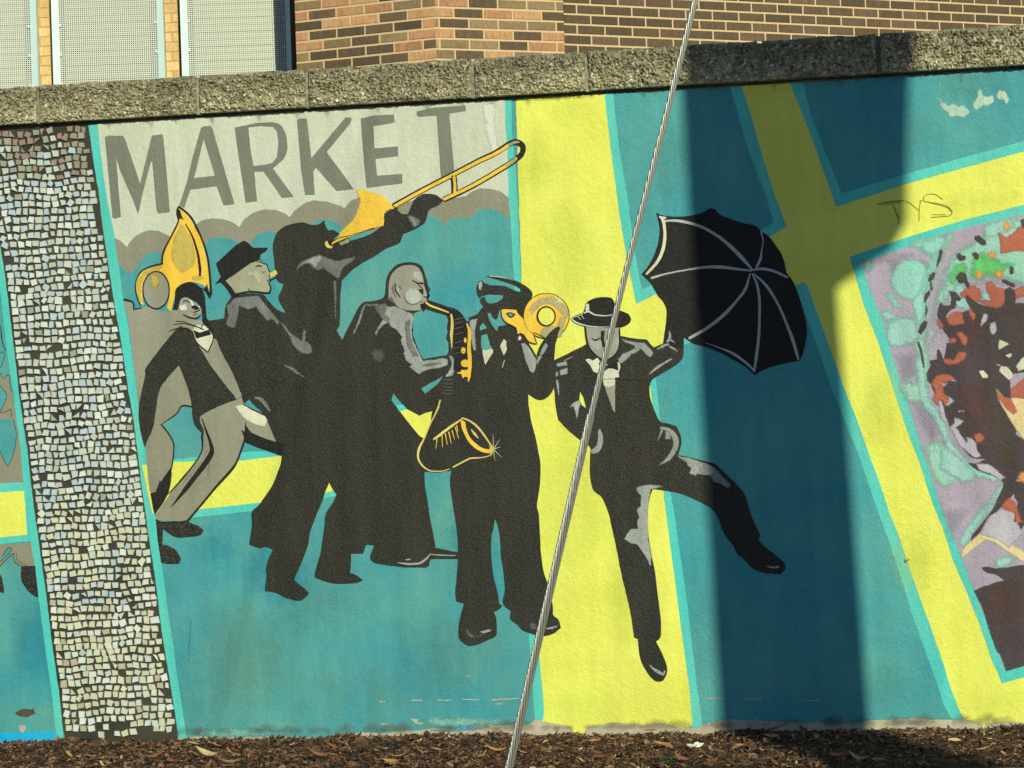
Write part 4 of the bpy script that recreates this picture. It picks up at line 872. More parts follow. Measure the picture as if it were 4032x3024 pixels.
paint('painted_bell_shade', tr, paint_mat('bell_grey_paint', (190, 176, 116), (172, 160, 112), 0.18), 14, [
    ('s', 'b', [(1800, 590), (1960, 680), (2080, 800), (2120, 930), (2060, 1000), (1990, 900), (1900, 800), (1760, 720), (1620, 740), (1500, 850), (1440, 940), (1400, 820), (1500, 690), (1640, 630)], 0.002),
    ('s', 'b', [(1650, 1160), (1860, 1130), (1940, 1140), (1700, 1330), (1600, 1290)], 0.002), ('s', 'b', [(1980, 950), (2060, 1010), (1990, 1300), (1920, 1330), (1900, 1200)], 0.002)], soft=0.006)
paint('painted_bell_mouth', tr, ink, 15, [('e', 'b', 1712, 950, 178, 186)])
paint('painted_bell_mouth', tr, yel, 16, [('e', 'b', 1716, 948, 146, 158)])
paint('painted_outline', tr, ink, 15, [
    ('l', 'b', [(1185, 1290), (1245, 1258), (1300, 1280), (1360, 1370), (1440, 1430), (1550, 1448), (1510, 1360), (1488, 1240), (1590, 1290), (1690, 1345)], [14, 16, 18, 18, 16, 16, 16, 16, 16, 20]),
    ('l', 'b', [(895, 850), (905, 960), (960, 1050), (1060, 1115), (1145, 1140), (1170, 1200)], [16, 18, 18, 16, 14, 14]), ('l', 'b', [(895, 840), (920, 808), (1040, 812), (1178, 822)], 14),
    ('p', 'b', [(980, 895), (1060, 870), (1160, 905), (1100, 975), (1040, 970)])])
paint('painted_gap', tr, teal, 16, [('p', 'b', [(1015, 905), (1065, 890), (1120, 908), (1085, 955), (1045, 945)])])
paint('painted_thumb', m5, black, 17, [('s', 'b', [(1675, 1380), (1760, 1260), (1860, 1170), (1945, 1130), (1970, 1160), (1900, 1340), (1870, 1500), (1860, 1659), (1540, 1659), (1590, 1500), (1640, 1420)])])
paint('painted_highlight', m5, hl, 18, [('p', 'b', [(1600, 1640), (1640, 1530), (1700, 1430), (1745, 1480), (1690, 1590), (1640, 1659)])])
paint('painted_sparkle', tr, paint_mat('white_spark_paint', (214, 222, 190), (200, 212, 170), 0.1), 16, [('l', 'b', [(1945, 670), q], [14, 3]) for q in ((1950, 560), (2040, 600), (2060, 740), (1960, 740), (1850, 720), (1860, 610), (2010, 720))])
# umbrella man
m6 = paint('painted_musician', wall, black, 9.3, [
    ('s', 'H', [(180, 742), (330, 670), (455, 605), (480, 560), (700, 540), (745, 532), (900, 558), (980, 565), (1010, 600), (1042, 632), (1120, 600), (1150, 480), (1300, 500), (1300, 650), (1282, 740), (1200, 805), (1050, 895), (1012, 945), (1004, 1010), (1015, 1080), (1050, 1180), (1095, 1270), (1160, 1290), (1240, 1312), (1275, 1400), (1280, 1470), (1255, 1560), 'J', (1240, 440), (1440, 490), (1500, 530), (1560, 590), (1680, 710), (1725, 780), (1780, 960), (1850, 1110), (1843, 1142), (1828, 1145), (1900, 1220), (2050, 1340), (2070, 1400), (2030, 1450), (1900, 1440), (1790, 1400), (1720, 1330), (1650, 1270), (1620, 1200), (1550, 1120), (1500, 1000), (1450, 900), (1360, 840), (1200, 765), (1070, 733), (925, 712), (895, 800), (880, 950), (885, 1100), (915, 1290), (945, 1450), (965, 1659), 'K', (1278, 600), (1300, 790), (1322, 950), (1320, 1110), (1280, 1155), (1330, 1250), (1375, 1370), (1370, 1440), (1345, 1490), (1305, 1500), (1250, 1475), (1180, 1380), (1140, 1270), (1125, 1130), (1090, 1115), (1080, 1020), (1050, 850), (990, 600), (940, 350), (890, 120), 'J', (560, 980), (520, 860), (480, 780), (410, 720), (385, 620), (380, 500), (388, 365), (372, 335), (300, 290), (200, 210), (110, 120), 'H', (215, 1250), (195, 1130), (183, 1000), (180, 900)])],
    'man in black suit and hat strutting under an umbrella')
paint('painted_gap', m6, yel, 10, [('p', 'H', [(405, 1018), (430, 1060), (456, 1156), (420, 1130), (400, 1088)])])
paint('painted_gap', m6, mint, 3, [('p', 'H', [(1298, 540), (1362, 600), (1350, 630), (1295, 640)])])
paint('painted_face', m6, skin, 11, [('s', 'H', [(452, 440), (600, 455), (738, 462), (742, 600), (730, 660), (690, 712), (620, 738), (550, 705), (490, 640), (462, 560)])])
paint('painted_highlight', m6, hl, 12, [
    ('p', 'H', [(480, 560), (530, 580), (590, 575), (600, 640), (560, 650), (500, 610)], 0.0015), ('p', 'H', [(690, 590), (738, 540), (740, 590), (710, 620)], 0.001), ('l', 'H', [(632, 500), (640, 580), (620, 625)], [10, 20, 12])])
paint('painted_outline', m6, ink, 13, [
    ('l', 'H', [(450, 440), (462, 560), (490, 640), (550, 705), (620, 742), (690, 715), (735, 660), (748, 600), (745, 470)], [16, 14, 14, 12, 14, 18, 20, 14, 14]),
    ('p', 'H', [(585, 490), (620, 488), (612, 560), (625, 625), (600, 632), (585, 560)]), ('l', 'H', [(505, 552), (540, 570), (585, 548)], [6, 16, 6]), ('l', 'H', [(640, 500), (690, 480)], 8)])
hat = paint('painted_hat', m6, ink, 13, [
    ('s', 'H', [(325, 382), (370, 355), (430, 335), (445, 300), (462, 245), (520, 210), (600, 197), (680, 205), (700, 235), (720, 295), (760, 318), (820, 342), (848, 388), (840, 415), (800, 442), (740, 460), (600, 462), (450, 452), (370, 420)])])
paint('painted_highlight', hat, paint_mat('pale_line_paint', (206, 208, 186), (190, 194, 172), 0.1), 14, [
    ('l', 'H', [(440, 335), (480, 322), (540, 352), (640, 358), (712, 340)], [12, 14, 12, 8, 6]), ('l', 'H', [(332, 382), (370, 415), (440, 440), (540, 455), (680, 455)], [10, 14, 10, 8, 4]),
    ('l', 'H', [(470, 262), (468, 310)], [26, 34]), ('l', 'H', [(345, 375), (430, 345)], 5), ('l', 'H', [(385, 365), (412, 390)], 5), ('l', 'H', [(415, 355), (442, 385)], 5)])
paint('painted_shirt', m6, cream, 12, [
    ('p', 'H', [(450, 740), (475, 730), (520, 745), (555, 722), (590, 770), (650, 780), (700, 760), (745, 762), (755, 800), (738, 850), (742, 892), (708, 892), (700, 960), (650, 975), (610, 960), (600, 900), (575, 862), (520, 840), (495, 790)], 0.0012)])
paint('painted_shirt', m6, skin, 11, [('p', 'H', [(603, 930), (708, 890), (708, 1195), (690, 1175), (660, 1090)])])
paint('painted_bow_tie', m6, ink, 14, [('p', 'H', [(568, 755), (610, 790), (640, 785), (730, 742), (735, 832), (690, 815), (650, 812), (600, 850), (580, 830)])])
paint('painted_highlight', m6, hl, 12, [
    ('p', 'H', [(760, 562), (900, 590), (960, 592), (1042, 680), (1012, 722), (975, 690), (930, 645), (890, 680), (850, 690), (800, 740), (755, 775), (738, 740), (770, 690), (830, 665), (885, 640), (870, 610), (800, 590)], 0.0018),
    ('p', 'H', [(200, 772), (290, 750), (297, 790), (205, 796)]), ('p', 'H', [(230, 830), (296, 808), (296, 860), (235, 872)]), ('l', 'H', [(208, 845), (203, 880)], 18), ('l', 'H', [(205, 915), (215, 980), (222, 1045)], [18, 22, 5]),
    ('l', 'H', [(270, 745), (340, 712)], [14, 5]), ('p', 'H', [(315, 1150), (345, 1110), (395, 1090), (410, 1120), (395, 1160), (376, 1258), (365, 1190), (345, 1140)]),
    ('s', 'H', [(560, 1340), (582, 1338), (603, 1400), (600, 1480), (560, 1540), (505, 1552), (498, 1520), (545, 1480), (560, 1420)]),
    ('l', 'H', [(1175, 490), (1182, 540), (1160, 585)], [8, 22, 22]), ('l', 'H', [(1072, 650), (1120, 620), (1172, 605)], [10, 26, 14]), ('l', 'H', [(1165, 560), (1200, 575), (1232, 602)], [8, 12, 5]), ('l', 'H', [(1170, 622), (1210, 640), (1245, 665)], [8, 16, 5]),
    ('l', 'H', [(1000, 865), (1080, 800), (1195, 732)], [8, 22, 14]),
    ('l', 'J', [(985, 183), (1060, 205), (1115, 270), (1120, 350), (1060, 450), (968, 512)], [16, 36, 50, 46, 34, 6]), ('l', 'J', [(1005, 200), (965, 305)], [22, 6]), ('p', 'J', [(1032, 205), (1075, 230), (1080, 285), (1032, 285)]),
    ('p', 'J', [(1125, 425), (1230, 445), (1400, 498), (1460, 530), (1480, 560), (1430, 600), (1360, 590), (1310, 580), (1300, 597), (1240, 575), (1260, 530), (1222, 510), (1215, 480)], 0.0016),
    ('p', 'J', [(780, 705), (850, 680), (960, 675), (1018, 690), (905, 712), (890, 800), (880, 950), (885, 1150), (915, 1300), (905, 1385), (860, 1290), (820, 1230), (790, 1190), (735, 1180), (678, 1145), (700, 1105), (735, 1060), (800, 1055), (790, 1010), (805, 960), (785, 890), (815, 860), (820, 770), (790, 740)], 0.0022),
    ('l', 'J', [(1900, 1378), (1960, 1392), (2012, 1384)], [5, 16, 18]), ('l', 'K', [(1222, 1355), (1260, 1390), (1310, 1420), (1345, 1440), (1358, 1405)], [8, 26, 26, 22, 14])], soft=0.0026)
paint('painted_shade', m6, paint_mat('blue_grey_paint', (142, 148, 142), (128, 134, 130), 0.2), 12, [('p', 'J', [(1430, 560), (1480, 550), (1600, 690), (1570, 710), (1500, 660), (1450, 655), (1425, 610)], 0.0015)], soft=0.006)
um = paint('painted_umbrella', m6, ink, 10, [
    ('s', 'I', [(318, 127), (345, 140), (390, 152), (470, 160), (580, 156), (690, 135), (762, 100), (768, 90), (822, 95), (850, 130), (920, 165), (1060, 215), (1170, 238), (1222, 285), (1290, 335), (1370, 440), (1420, 540), (1445, 650), (1490, 710), (1530, 790), (1570, 920), (1605, 1050), (1617, 1160), (1600, 1280), (1558, 1405), (1460, 1420), (1340, 1450), (1240, 1485), (1167, 1527), (1090, 1460), (1000, 1405), (900, 1350), (760, 1290), (640, 1255), (555, 1203), (548, 1300), (400, 1300), (380, 1250), (405, 1050), (405, 960), (375, 890), (330, 840), (270, 740), (192, 655), (240, 600), (285, 520), (320, 440), (342, 340), (345, 240)])],
    'open black umbrella with pale ribs')
paint('umbrella_ribs', um, ribp, 12, [
    ('l', 'I', [(1148, 622), (1060, 520), (960, 420), (850, 330), (720, 255), (600, 215), (480, 195), (385, 200)], [14, 34, 30, 24, 24, 24, 22, 16]),
    ('l', 'I', [(1140, 628), (1000, 612), (860, 596), (720, 600), (560, 625), (400, 655), (275, 692)], [12, 24, 28, 22, 12, 14, 22]),
    ('l', 'I', [(1182, 600), (1215, 530), (1230, 440), (1240, 370), (1222, 292)], [18, 24, 8, 8, 14]), ('l', 'I', [(1145, 622), (1240, 612), (1340, 635), (1450, 685)], [12, 24, 22, 18]),
    ('l', 'I', [(1128, 650), (1090, 780), (1010, 890), (900, 1010), (760, 1120), (602, 1212)], [10, 24, 22, 30, 28, 22]), ('l', 'I', [(1145, 655), (1185, 740), (1208, 880), (1208, 1060), (1200, 1220), (1180, 1380), (1163, 1500)], [10, 20, 22, 22, 24, 26, 14]),
    ('l', 'I', [(1160, 655), (1270, 760), (1370, 920), (1440, 1080), (1500, 1240), (1545, 1395)], [10, 24, 20, 22, 28, 18]),
    ('l', 'I', [(1162, 1490), (1100, 1430), (990, 1350), (880, 1300), (740, 1250)], [14, 22, 24, 10, 3])])
paint('umbrella_edge', um, cream, 13, [('l', 'I', [(345, 160), (378, 195), (392, 330), (370, 460), (320, 560), (232, 658)], [16, 26, 26, 28, 26, 20]), ('l', 'I', [(350, 165), (400, 172)], 16)])  # same pale paint as the ribs; its sunlit tone put into cream

# ------------------------------------------------------------------ portrait panel
lil = paint_mat('lilac_paint', (178, 164, 168), (164, 150, 158), 0.14)
pm = paint_mat('pale_mint_paint', (146, 204, 178), (160, 192, 176), 0.14)
brn = paint_mat('dark_umber_paint', (80, 68, 68), (70, 60, 56), 0.2)
rust = paint_mat('rust_paint', (190, 104, 76), (170, 94, 72), 0.12)
grn = paint_mat('spray_green_paint', (92, 196, 96), (110, 190, 110), 0.2)
orr = paint_mat('spray_orange_paint', (232, 160, 84), (220, 150, 90), 0.2)
crm = paint_mat('warm_cream_paint', (232, 214, 152), (216, 190, 128), 0.15)
mix_ = paint_mat('mint_lilac_blend', (164, 190, 178), (172, 168, 170), 0.25)
pp = paint('painted_portrait', wall, lil, 5, [
    ('p', 's', [(3390, 1036), (3562, 974), (3735, 915), (4032, 840), (4900, 640), (4900, 2430), (4032, 2622), (3961, 2642), (3937, 2586), (3889, 2456), (3838, 2331), (3794, 2217), (3750, 2108), (3717, 2026), (3673, 1902), (3644, 1804), (3600, 1668), (3564, 1555), (3518, 1420), (3480, 1272), (3416, 1117)])],
    'spray painted portrait panel of a woman with flowers in curly hair')
paint('painted_wash', pp, mix_, 6, [
    ('s', 'c', [(560, 260), (640, 120), (700, 20), (860, -60), (1269, -80), (1269, 260), (1100, 230), (900, 240), (760, 340), (640, 500), (560, 640), (480, 760), (440, 700), (520, 500)], 0.006),
    ('s', 'd', [(250, 200), (380, 160), (430, 280), (420, 400), (330, 380), (280, 300)], 0.005),
    ('s', 'd', [(430, 760), (640, 700), (800, 850), (700, 900), (500, 900)], 0.006)], soft=0.03)
paint('painted_wash', pp, paint_mat('mint_green_wash', (152, 206, 170), (158, 196, 172), 0.2), 6.5, [
    ('s', 'e', [(1040, 200), (1180, 115), (1300, 80), (1700, 0), (1700, 440), (1269, 440), (1180, 415), (1060, 400), (950, 420), (880, 500), (830, 560), (815, 520), (860, 430), (880, 340), (900, 300)], 0.005),
    ('s', 'e', [(640, 250), (720, 215), (860, 185), (800, 290), (770, 300), (700, 250)], 0.004), ('l', 'e', [(880, 180), (805, 320), (745, 460), (722, 600), (712, 700), (735, 830), (755, 950)], [30, 50, 60, 60, 70, 50, 60]),
    ('s', 'e', [(540, 660), (600, 620), (700, 640), (720, 700), (700, 760), (590, 740)], 0.005), ('s', 'f', [(620, 20), (740, 10), (750, 110), (650, 110)], 0.005),
    ('s', 'f', [(760, 330), (860, 330), (960, 440), (900, 540), (820, 560), (770, 450)], 0.006), ('s', 'e', [(420, 320), (465, 320), (460, 380), (430, 370)], 0.003)], None, 0.02)
paint('painted_mint', pp, pm, 7, [
    ('e', 'c', 322, 210, 158, 168), ('p', 'c', [(120, 345), (150, 320), (265, 435), (255, 455), (190, 440)], 0.002), ('p', 'c', [(90, 465), (190, 510), (200, 530), (110, 550)], 0.003),
    ('s', 'c', [(120, 640), (190, 560), (280, 525), (340, 545), (370, 620), (390, 700), (360, 740), (260, 760), (170, 760), (130, 720)], 0.006),
    ('s', 'c', [(470, 100), (520, 0), (560, -90), (580, -90), (540, 20), (500, 130), (450, 260), (440, 460), (400, 600), (370, 520), (350, 400), (400, 300)], 0.003),
    ('s', 'M', [(1340, 380), (1500, 325), (1560, 320), (1500, 430), (1420, 500), (1380, 480), (1330, 440)], 0.003),
    ('s', 'M', [(1860, 240), (2100, 175), (2130, 250), (1970, 330), (1870, 330)], 0.005),
    ('s', 'c', [(710, 260), (760, 250), (790, 380), (830, 440), (800, 470), (720, 440), (690, 380)], 0.004),
    ('s', 'c', [(920, 310), (980, 340), (1010, 380), (960, 390), (920, 370)], 0.003),
    ('l', 'N', [(1075, -20), (1110, 150), (1125, 330), (1160, 450), (1270, 600), (1340, 740), (1385, 870), (1480, 990), (1600, 1120), (1710, 1215), (1830, 1235), (1965, 1310), (1930, 1430), (1850, 1540), (1740, 1659)], [60, 80, 80, 90, 70, 80, 60, 64, 70, 60, 70, 60, 56, 60, 70]),
    ('l', 'O', [(1870, 30), (1780, 110), (1680, 220), (1600, 350), (1540, 460)], [60, 60, 80, 90, 70]), ('s', 'O', [(1880, 660), (1960, 590), (2140, 580), (2080, 640), (2000, 690), (1920, 695)], 0.003), ('p', 'O', [(1850, 870), (1930, 815), (2020, 830), (1900, 870)], 0.003),
    ('s', 'N', [(1330, 900), (1600, 1130), (1720, 1260), (1560, 1300), (1430, 1230), (1300, 1150)], 0.009)], soft=0.013)
paint('painted_cream', pp, crm, 9, [
    ('p', 'd', [(1038, 275), (1100, 360), (1170, 360), (1200, 350), (1269, 360), (1900, 400), (1900, 900), (1269, 700), (1200, 610), (1120, 480), (1060, 370)]),
    ('l', 'O', [(1540, 590), (1600, 500), (1720, 400), (1790, 340)], [20, 70, 90, 60]), ('l', 'O', [(1760, 350), (1900, 390), (2050, 480), (2212, 580), (2500, 700)], [60, 70, 80, 90, 90])], soft=0.005)
hair = paint('painted_hair', pp, brn, 8, [
    ('s', 'c', [(545, 490), (575, 400), (610, 430), (655, 425), (660, 360), (635, 312), (690, 318), (745, 375), (730, 395), (705, 390), (700, 450), (640, 480), (615, 525), (660, 590), (770, 580), (750, 490), (800, 470), (830, 470), (770, 350), (800, 340), (870, 400), (940, 430), (1040, 455), (1100, 410), (1105, 300), (1150, 275), (1190, 300), (1200, 410), (1269, 405), (1900, 420), 'd', (1900, 100), (1240, 140), (1150, 180), (1160, 360), (1110, 350), (1038, 275), (1060, 370), (1120, 480), (1200, 610), (1269, 700), (1900, 950), (1900, 1900), 'O', (2212, 240), (2130, 360), (2100, 200), (2110, 100), (2150, 0), 'N', (2100, 1440), (1900, 1640), 'O', (1840, 140), (1720, 340), (1670, 440), (1640, 400), (1660, 340), (1800, 170), (1880, 60), 'N', (1930, 1480), (1990, 1340), (1960, 1270), (1800, 1215), (1690, 1170), (1600, 1100), (1700, 1110), (1790, 1060), (1650, 1040), (1560, 950), (1550, 880), (1500, 740), (1410, 710), (1380, 620), (1340, 500), (1300, 440), (1240, 330), (1210, 250), (1165, 220), (1160, 130), (1200, 60), (1190, -20), 'c', (480, 890), (540, 880), (545, 800), (560, 790), (600, 880), (620, 800), (625, 740), (660, 740), (640, 690), (600, 640), (570, 560)], 0.0015),
    ('s', 'O', [(1755, 700), (1800, 685), (1900, 705), (2050, 690), (2212, 670), (2900, 600), (2900, 850), (2212, 835), (2020, 832), (1900, 770), (1800, 745)], 0.002),
    ('s', 'O', [(1675, 948), (1760, 905), (1850, 878), (2010, 835), (2212, 830), (3000, 900), 'V', (2900, -200), (2212, 34), (2097, 70), (2065, -20), 'O', (1915, 1580), (1850, 1400), (1760, 1120), (1700, 1000)], 0.001),
    ('l', 'c', [(580, -30), (565, 40), (540, 110)], [26, 26, 8]), ('s', 'c', [(470, 225), (480, 180), (515, 143), (530, 165), (520, 200), (490, 228)]), ('l', 'c', [(492, 230), (500, 300)], [10, 20]), ('s', 'c', [(435, 400), (445, 340), (480, 300), (492, 325), (460, 380), (445, 410)]),
    ('l', 'c', [(452, 430), (458, 470), (445, 530)], [6, 14, 4]), ('s', 'c', [(385, 650), (410, 590), (440, 555), (462, 560), (455, 600), (425, 650), (408, 675)]), ('l', 'c', [(388, 735), (410, 800), (425, 880), (435, 945)], [14, 22, 16, 8]),
    ('s', 'c', [(705, 0), (735, -10), (745, 10), (785, 15), (780, 50), (735, 60), (715, 40)]), ('s', 'c', [(835, -5), (870, -15), (893, 15), (885, 50), (860, 45)]), ('l', 'M', [(1800, 340), (1870, 392)], 50), ('s', 'c', [(700, 190), (740, 145), (790, 165), (800, 220), (825, 280), (800, 290), (770, 240), (730, 245)]),
    ('l', 'c', [(1165, 115), (1165, 160)], 34), ('l', 'c', [(1095, 220), (1190, 268)], 28), ('s', 'M', [(2175, 190), (2290, 160), (2290, 280), (2200, 280)])], soft=0.0035)
paint('painted_rust', pp, rust, 10, [
    ('s', 'c', [(730, 340), (780, 295), (850, 262), (905, 290), (915, 380), (1000, 392), (960, 290), (955, 240), (1000, 228), (1030, 270), (1100, 290), (1105, 400), (1070, 445), (1000, 445), (900, 400), (850, 390), (800, 340), (760, 370)]),
    ('s', 'c', [(625, 540), (680, 490), (745, 475), (755, 520), (765, 575), (680, 595), (650, 590)]), ('p', 'c', [(808, 440), (830, 470), (865, 505), (850, 570), (815, 500)]), ('p', 'c', [(540, 545), (570, 555), (600, 600), (590, 620), (560, 620)]),
    ('p', 'c', [(705, 650), (745, 650), (800, 700), (785, 770), (750, 740)]), ('p', 'c', [(640, 720), (675, 685), (700, 710), (705, 740), (650, 745)]), ('s', 'c', [(595, 865), (680, 885), (720, 820), (785, 820), (780, 865), (720, 910), (640, 920), (605, 905)]),
    ('s', 'd', [(540, 170), (600, 158), (660, 165), (690, 190), (640, 215), (600, 230), (595, 310), (640, 350), (645, 390), (610, 420), (580, 370), (555, 415), (500, 370), (530, 300), (500, 230)]),
    ('s', 'd', [(850, 660), (900, 645), (938, 680), (920, 710), (880, 730), (865, 700)]), ('s', 'M', [(1985, 290), (2060, 340), (2130, 290), (2170, 235), (2290, 300), (2290, 470), (2140, 455), (2010, 478), (2005, 400)]),
    ('p', 'c', [(1190, 290), (1300, 260), (1300, 330), (1200, 380), (1195, 340)]), ('p', 'd', [(1040, 280), (1080, 340), (1160, 360), (1215, 470), (1180, 490), (1120, 440), (1060, 360)]), ('p', 'd', [(1155, 270), (1200, 250), (1269, 190), (1500, 150), (1500, 380), (1220, 350), (1165, 345)]),
    ('p', 'O', [(1965, 50), (2040, -60), (2120, 0), (2150, 100), (2200, 210), (2120, 220), (2110, 110)])], soft=0.006)
paint('painted_green', pp, grn, 8, [('s', 'c', [(830, 120), (860, 40), (930, 0), (1050, 60), (1200, 90), (1100, 130), (1040, 190), (960, 170), (900, 210), (840, 200)], 0.006), ('s', 'c', [(650, 190), (700, 90), (760, 80), (800, 150), (760, 150), (700, 180), (690, 250), (650, 240)], 0.006)], soft=0.016)
paint('painted_orange', pp, orr, 9, [('e', 'c', 1003, 8, 34, 26), ('e', 'c', 895, 178, 30, 32), ('e', 'c', 1060, 170, 32, 30), ('e', 'M', 2060, 245, 32, 32), ('p', 'N', [(2130, 1290), (2170, 1210), (2400, 1180), (2400, 1300), (2200, 1310)])], soft=0.01)
paint('painted_flower', pp, cream, 11, [
    ('p', 'c', [(1063, 712), (1145, 750), (1060, 800), (1058, 760)]), ('p', 'c', [(1110, 845), (1165, 825), (1165, 850), (1145, 865)]), ('p', 'd', [(893, 130), (930, 125), (970, 165), (965, 190), (920, 185)]),
    ('p', 'd', [(1058, 130), (1075, 90), (1125, 92), (1165, 140), (1180, 175), (1140, 205), (1100, 165)], 0.0014), ('p', 'd', [(1200, 90), (1250, 20), (1300, 0), (1300, 100), (1220, 130)], 0.001), ('p', 'd', [(1035, 68), (1060, 72), (1080, 90), (1050, 88)])], soft=0.0025)
paint('painted_grey_light', pp, paint_mat('pale_lilac_paint', (192, 186, 182), (180, 172, 174), 0.15), 11, [
    ('p', 'c', [(905, 605), (930, 500), (965, 500), (960, 545), (930, 580)], 0.001), ('s', 'c', [(990, 580), (1030, 572), (1040, 640), (1010, 672), (985, 640)], 0.002), ('p', 'd', [(580, 230), (630, 225), (600, 270)]), ('p', 'd', [(665, 190), (720, 215), (670, 210)]),
    ('p', 'd', [(640, 340), (690, 375), (640, 415), (610, 420), (645, 380)]), ('p', 'd', [(685, 512), (768, 548), (705, 600), (740, 660), (790, 720), (800, 700), (780, 675), (830, 690), (870, 730), (870, 780), (915, 840), (860, 850), (780, 790), (720, 730), (680, 640), (650, 595), (690, 560)], 0.0014),
    ('l', 'd', [(720, 470), (735, 460), (770, 465)], 8), ('s', 'd', [(560, 370), (580, 375), (600, 450), (620, 560), (590, 540), (565, 430)], 0.001), ('s', 'O', [(1960, 70), (2110, 110), (2100, 200), (2150, 230), (2190, 330), (2050, 480), (1900, 380), (1750, 340), (1830, 170)], 0.001),
    ('s', 'N', [(1700, 1120), (1800, 1110), (1900, 1170), (2010, 1260), (1960, 1280), (1850, 1220), (1740, 1180)], 0.002)], soft=0.005)
paint('painted_wash', pp, paint_mat('reddish_umber_wash', (116, 78, 66), (98, 72, 62), 0.2), 9.3, [
    ('s', 'd', [(700, 250), (900, 220), (1000, 400), (980, 600), (860, 600), (720, 440)], 0.005), ('s', 'c', [(760, 560), (900, 500), (960, 700), (860, 820), (760, 720)], 0.005), ('s', 'O', [(1750, 1000), (1950, 880), (2212, 900), (2212, 1200), (1900, 1300)], 0.005)], None, 0.03, 0.45)
paint('painted_wash', pp, paint_mat('olive_umber_wash', (104, 92, 56), (92, 82, 54), 0.2), 9.4, [
    ('s', 'd', [(950, 200), (1040, 200), (1040, 300), (960, 300)], 0.004), ('s', 'd', [(1030, 400), (1080, 480), (1120, 640), (1050, 640), (1000, 500)], 0.004), ('s', 'd', [(1040, 780), (1180, 800), (1200, 940), (1060, 900)], 0.004)], None, 0.02, 0.6)
paint('painted_wash', pp, paint_mat('grey_violet_wash', (156, 148, 156), (150, 146, 150), 0.2), 7.6, [
    ('s', 'c', [(120, 60), (250, 0), (400, 30), (470, 120), (400, 40), (250, 40), (170, 160)], 0.004), ('s', 'd', [(200, 0), (350, 0), (380, 130), (260, 180)], 0.005), ('s', 'd', [(340, 400), (480, 470), (560, 640), (520, 720), (400, 560)], 0.005), ('s', 'O', [(1350, 100), (1600, 60), (1500, 300), (1450, 420)], 0.006)], None, 0.02, 0.6)
# pale paint losses above the yellow band, scratched tag
paint('paint_loss', wall, paint_mat('chipped_pale', (196, 214, 178), (170, 200, 170), 0.2), 6, [
    ('p', 'L', [(1468, 185), (1480, 178), (1500, 225), (1560, 250), (1600, 235), (1650, 265), (1700, 250), (1740, 320), (1690, 350), (1600, 345), (1570, 350), (1540, 300), (1500, 260)], 0.006),
    ('p', 'L', [(1770, 240), (1810, 170), (1815, 120), (1850, 112), (1860, 170), (1900, 185), (1950, 165), (1955, 220), (1900, 250), (1850, 250), (1810, 310), (1790, 300)], 0.005),
    ('p', 'L', [(1980, 165), (1990, 128), (2040, 125), (2070, 175), (2085, 210), (2060, 240), (2030, 205), (1990, 195)], 0.004), ('l', 'L', [(1482, 50), (1480, 150)], 5)], soft=0.004)
paint('scratched_tag', wall, paint_mat('pencil_mark', (150, 146, 64), (122, 116, 54), 0.2), 6, [
    ('l', 'L', [(940, 1105), (1060, 1085), (1175, 1075)], [6, 12, 9]), ('l', 'L', [(950, 1113), (1070, 1100), (1150, 1090)], 5), ('l', 'L', [(1073, 1095), (1100, 1160), (1135, 1280)], [7, 10, 5]), ('l', 'L', [(1118, 1190), (1136, 1230)], 9),
    ('l', 'L', [(1185, 1080), (1230, 1100), (1300, 1157)], 6), ('l', 'L', [(1320, 1072), (1308, 1150), (1305, 1250)], 6), ('l', 'L', [(1310, 1080), (1345, 1070), (1350, 1045)], 4),
    ('l', 'L', [(1510, 1065), (1450, 1025), (1385, 1020), (1345, 1045), (1348, 1078)], [6, 5, 5, 5, 5]), ('l', 'L', [(1348, 1080), (1450, 1105), (1550, 1135), (1590, 1175), (1570, 1205), (1410, 1220)], 6), ('l', 'L', [(1385, 1085), (1540, 1118), (1595, 1168)], 4), ('l', 'L', [(1420, 1195), (1540, 1196)], 4)],
    'thin scratched letters TYS on the yellow band')

# --- weathering: brushed-out patches, hairline cracks; also dark runs below the caps
wr = random.Random(21)
def blot(cx, cy, rx, ry):
    return ('s', 's', [(cx+rx*math.cos(a)*wr.uniform(0.7, 1.2), cy+ry*math.sin(a)*wr.uniform(0.7, 1.2)) for a in [k*math.pi/5 for k in range(10)]], 0.004)
paint('brushed_patch', tealfield, paint_mat('green_teal_wash', (110, 164, 140), (104, 160, 140), 0.15), 1.5, [blot(950, 2560, 230, 170), blot(1500, 2720, 300, 70), blot(1750, 2560, 160, 120), blot(760, 2780, 120, 60), blot(1250, 2350, 100, 90)], None, 0.13, 0.4)
paint('brushed_patch', tealfield, paint_mat('blue_teal_wash', (52, 150, 158), (60, 150, 152), 0.15), 1.6, [blot(1100, 2250, 90, 130), blot(1850, 2150, 70, 150), blot(1750, 1050, 90, 150), blot(150, 2500, 90, 150), blot(850, 2150, 70, 50)], None, 0.08, 0.5)
paint('brushed_patch', yfield, paint_mat('fresh_yellow_wash', (244, 246, 112), (240, 240, 104), 0.05), 4.5, [
    ('p', 'V', [(1875, 240), (2000, 222), (2212, 205), (2700, 190), (2700, 300), (2212, 300), (1880, 310)], 0.003), blot(2250, 440, 90, 40), blot(2300, 2780, 140, 50), blot(2250, 2000, 110, 300)], None, 0.04, 0.6)
paint('brushed_patch', yfield, paint_mat('worn_yellow_wash', (222, 222, 92), (216, 214, 92), 0.1), 4.6, [blot(2250, 1000, 100, 200), blot(2450, 2300, 50, 260), blot(2120, 640, 60, 130), blot(3600, 2200, 70, 130), blot(3850, 800, 160, 30), blot(3480, 1600, 60, 160)], None, 0.06, 0.4)
gt = paint_mat('pale_teal_wash', (104, 170, 152), (96, 164, 148), 0.12)
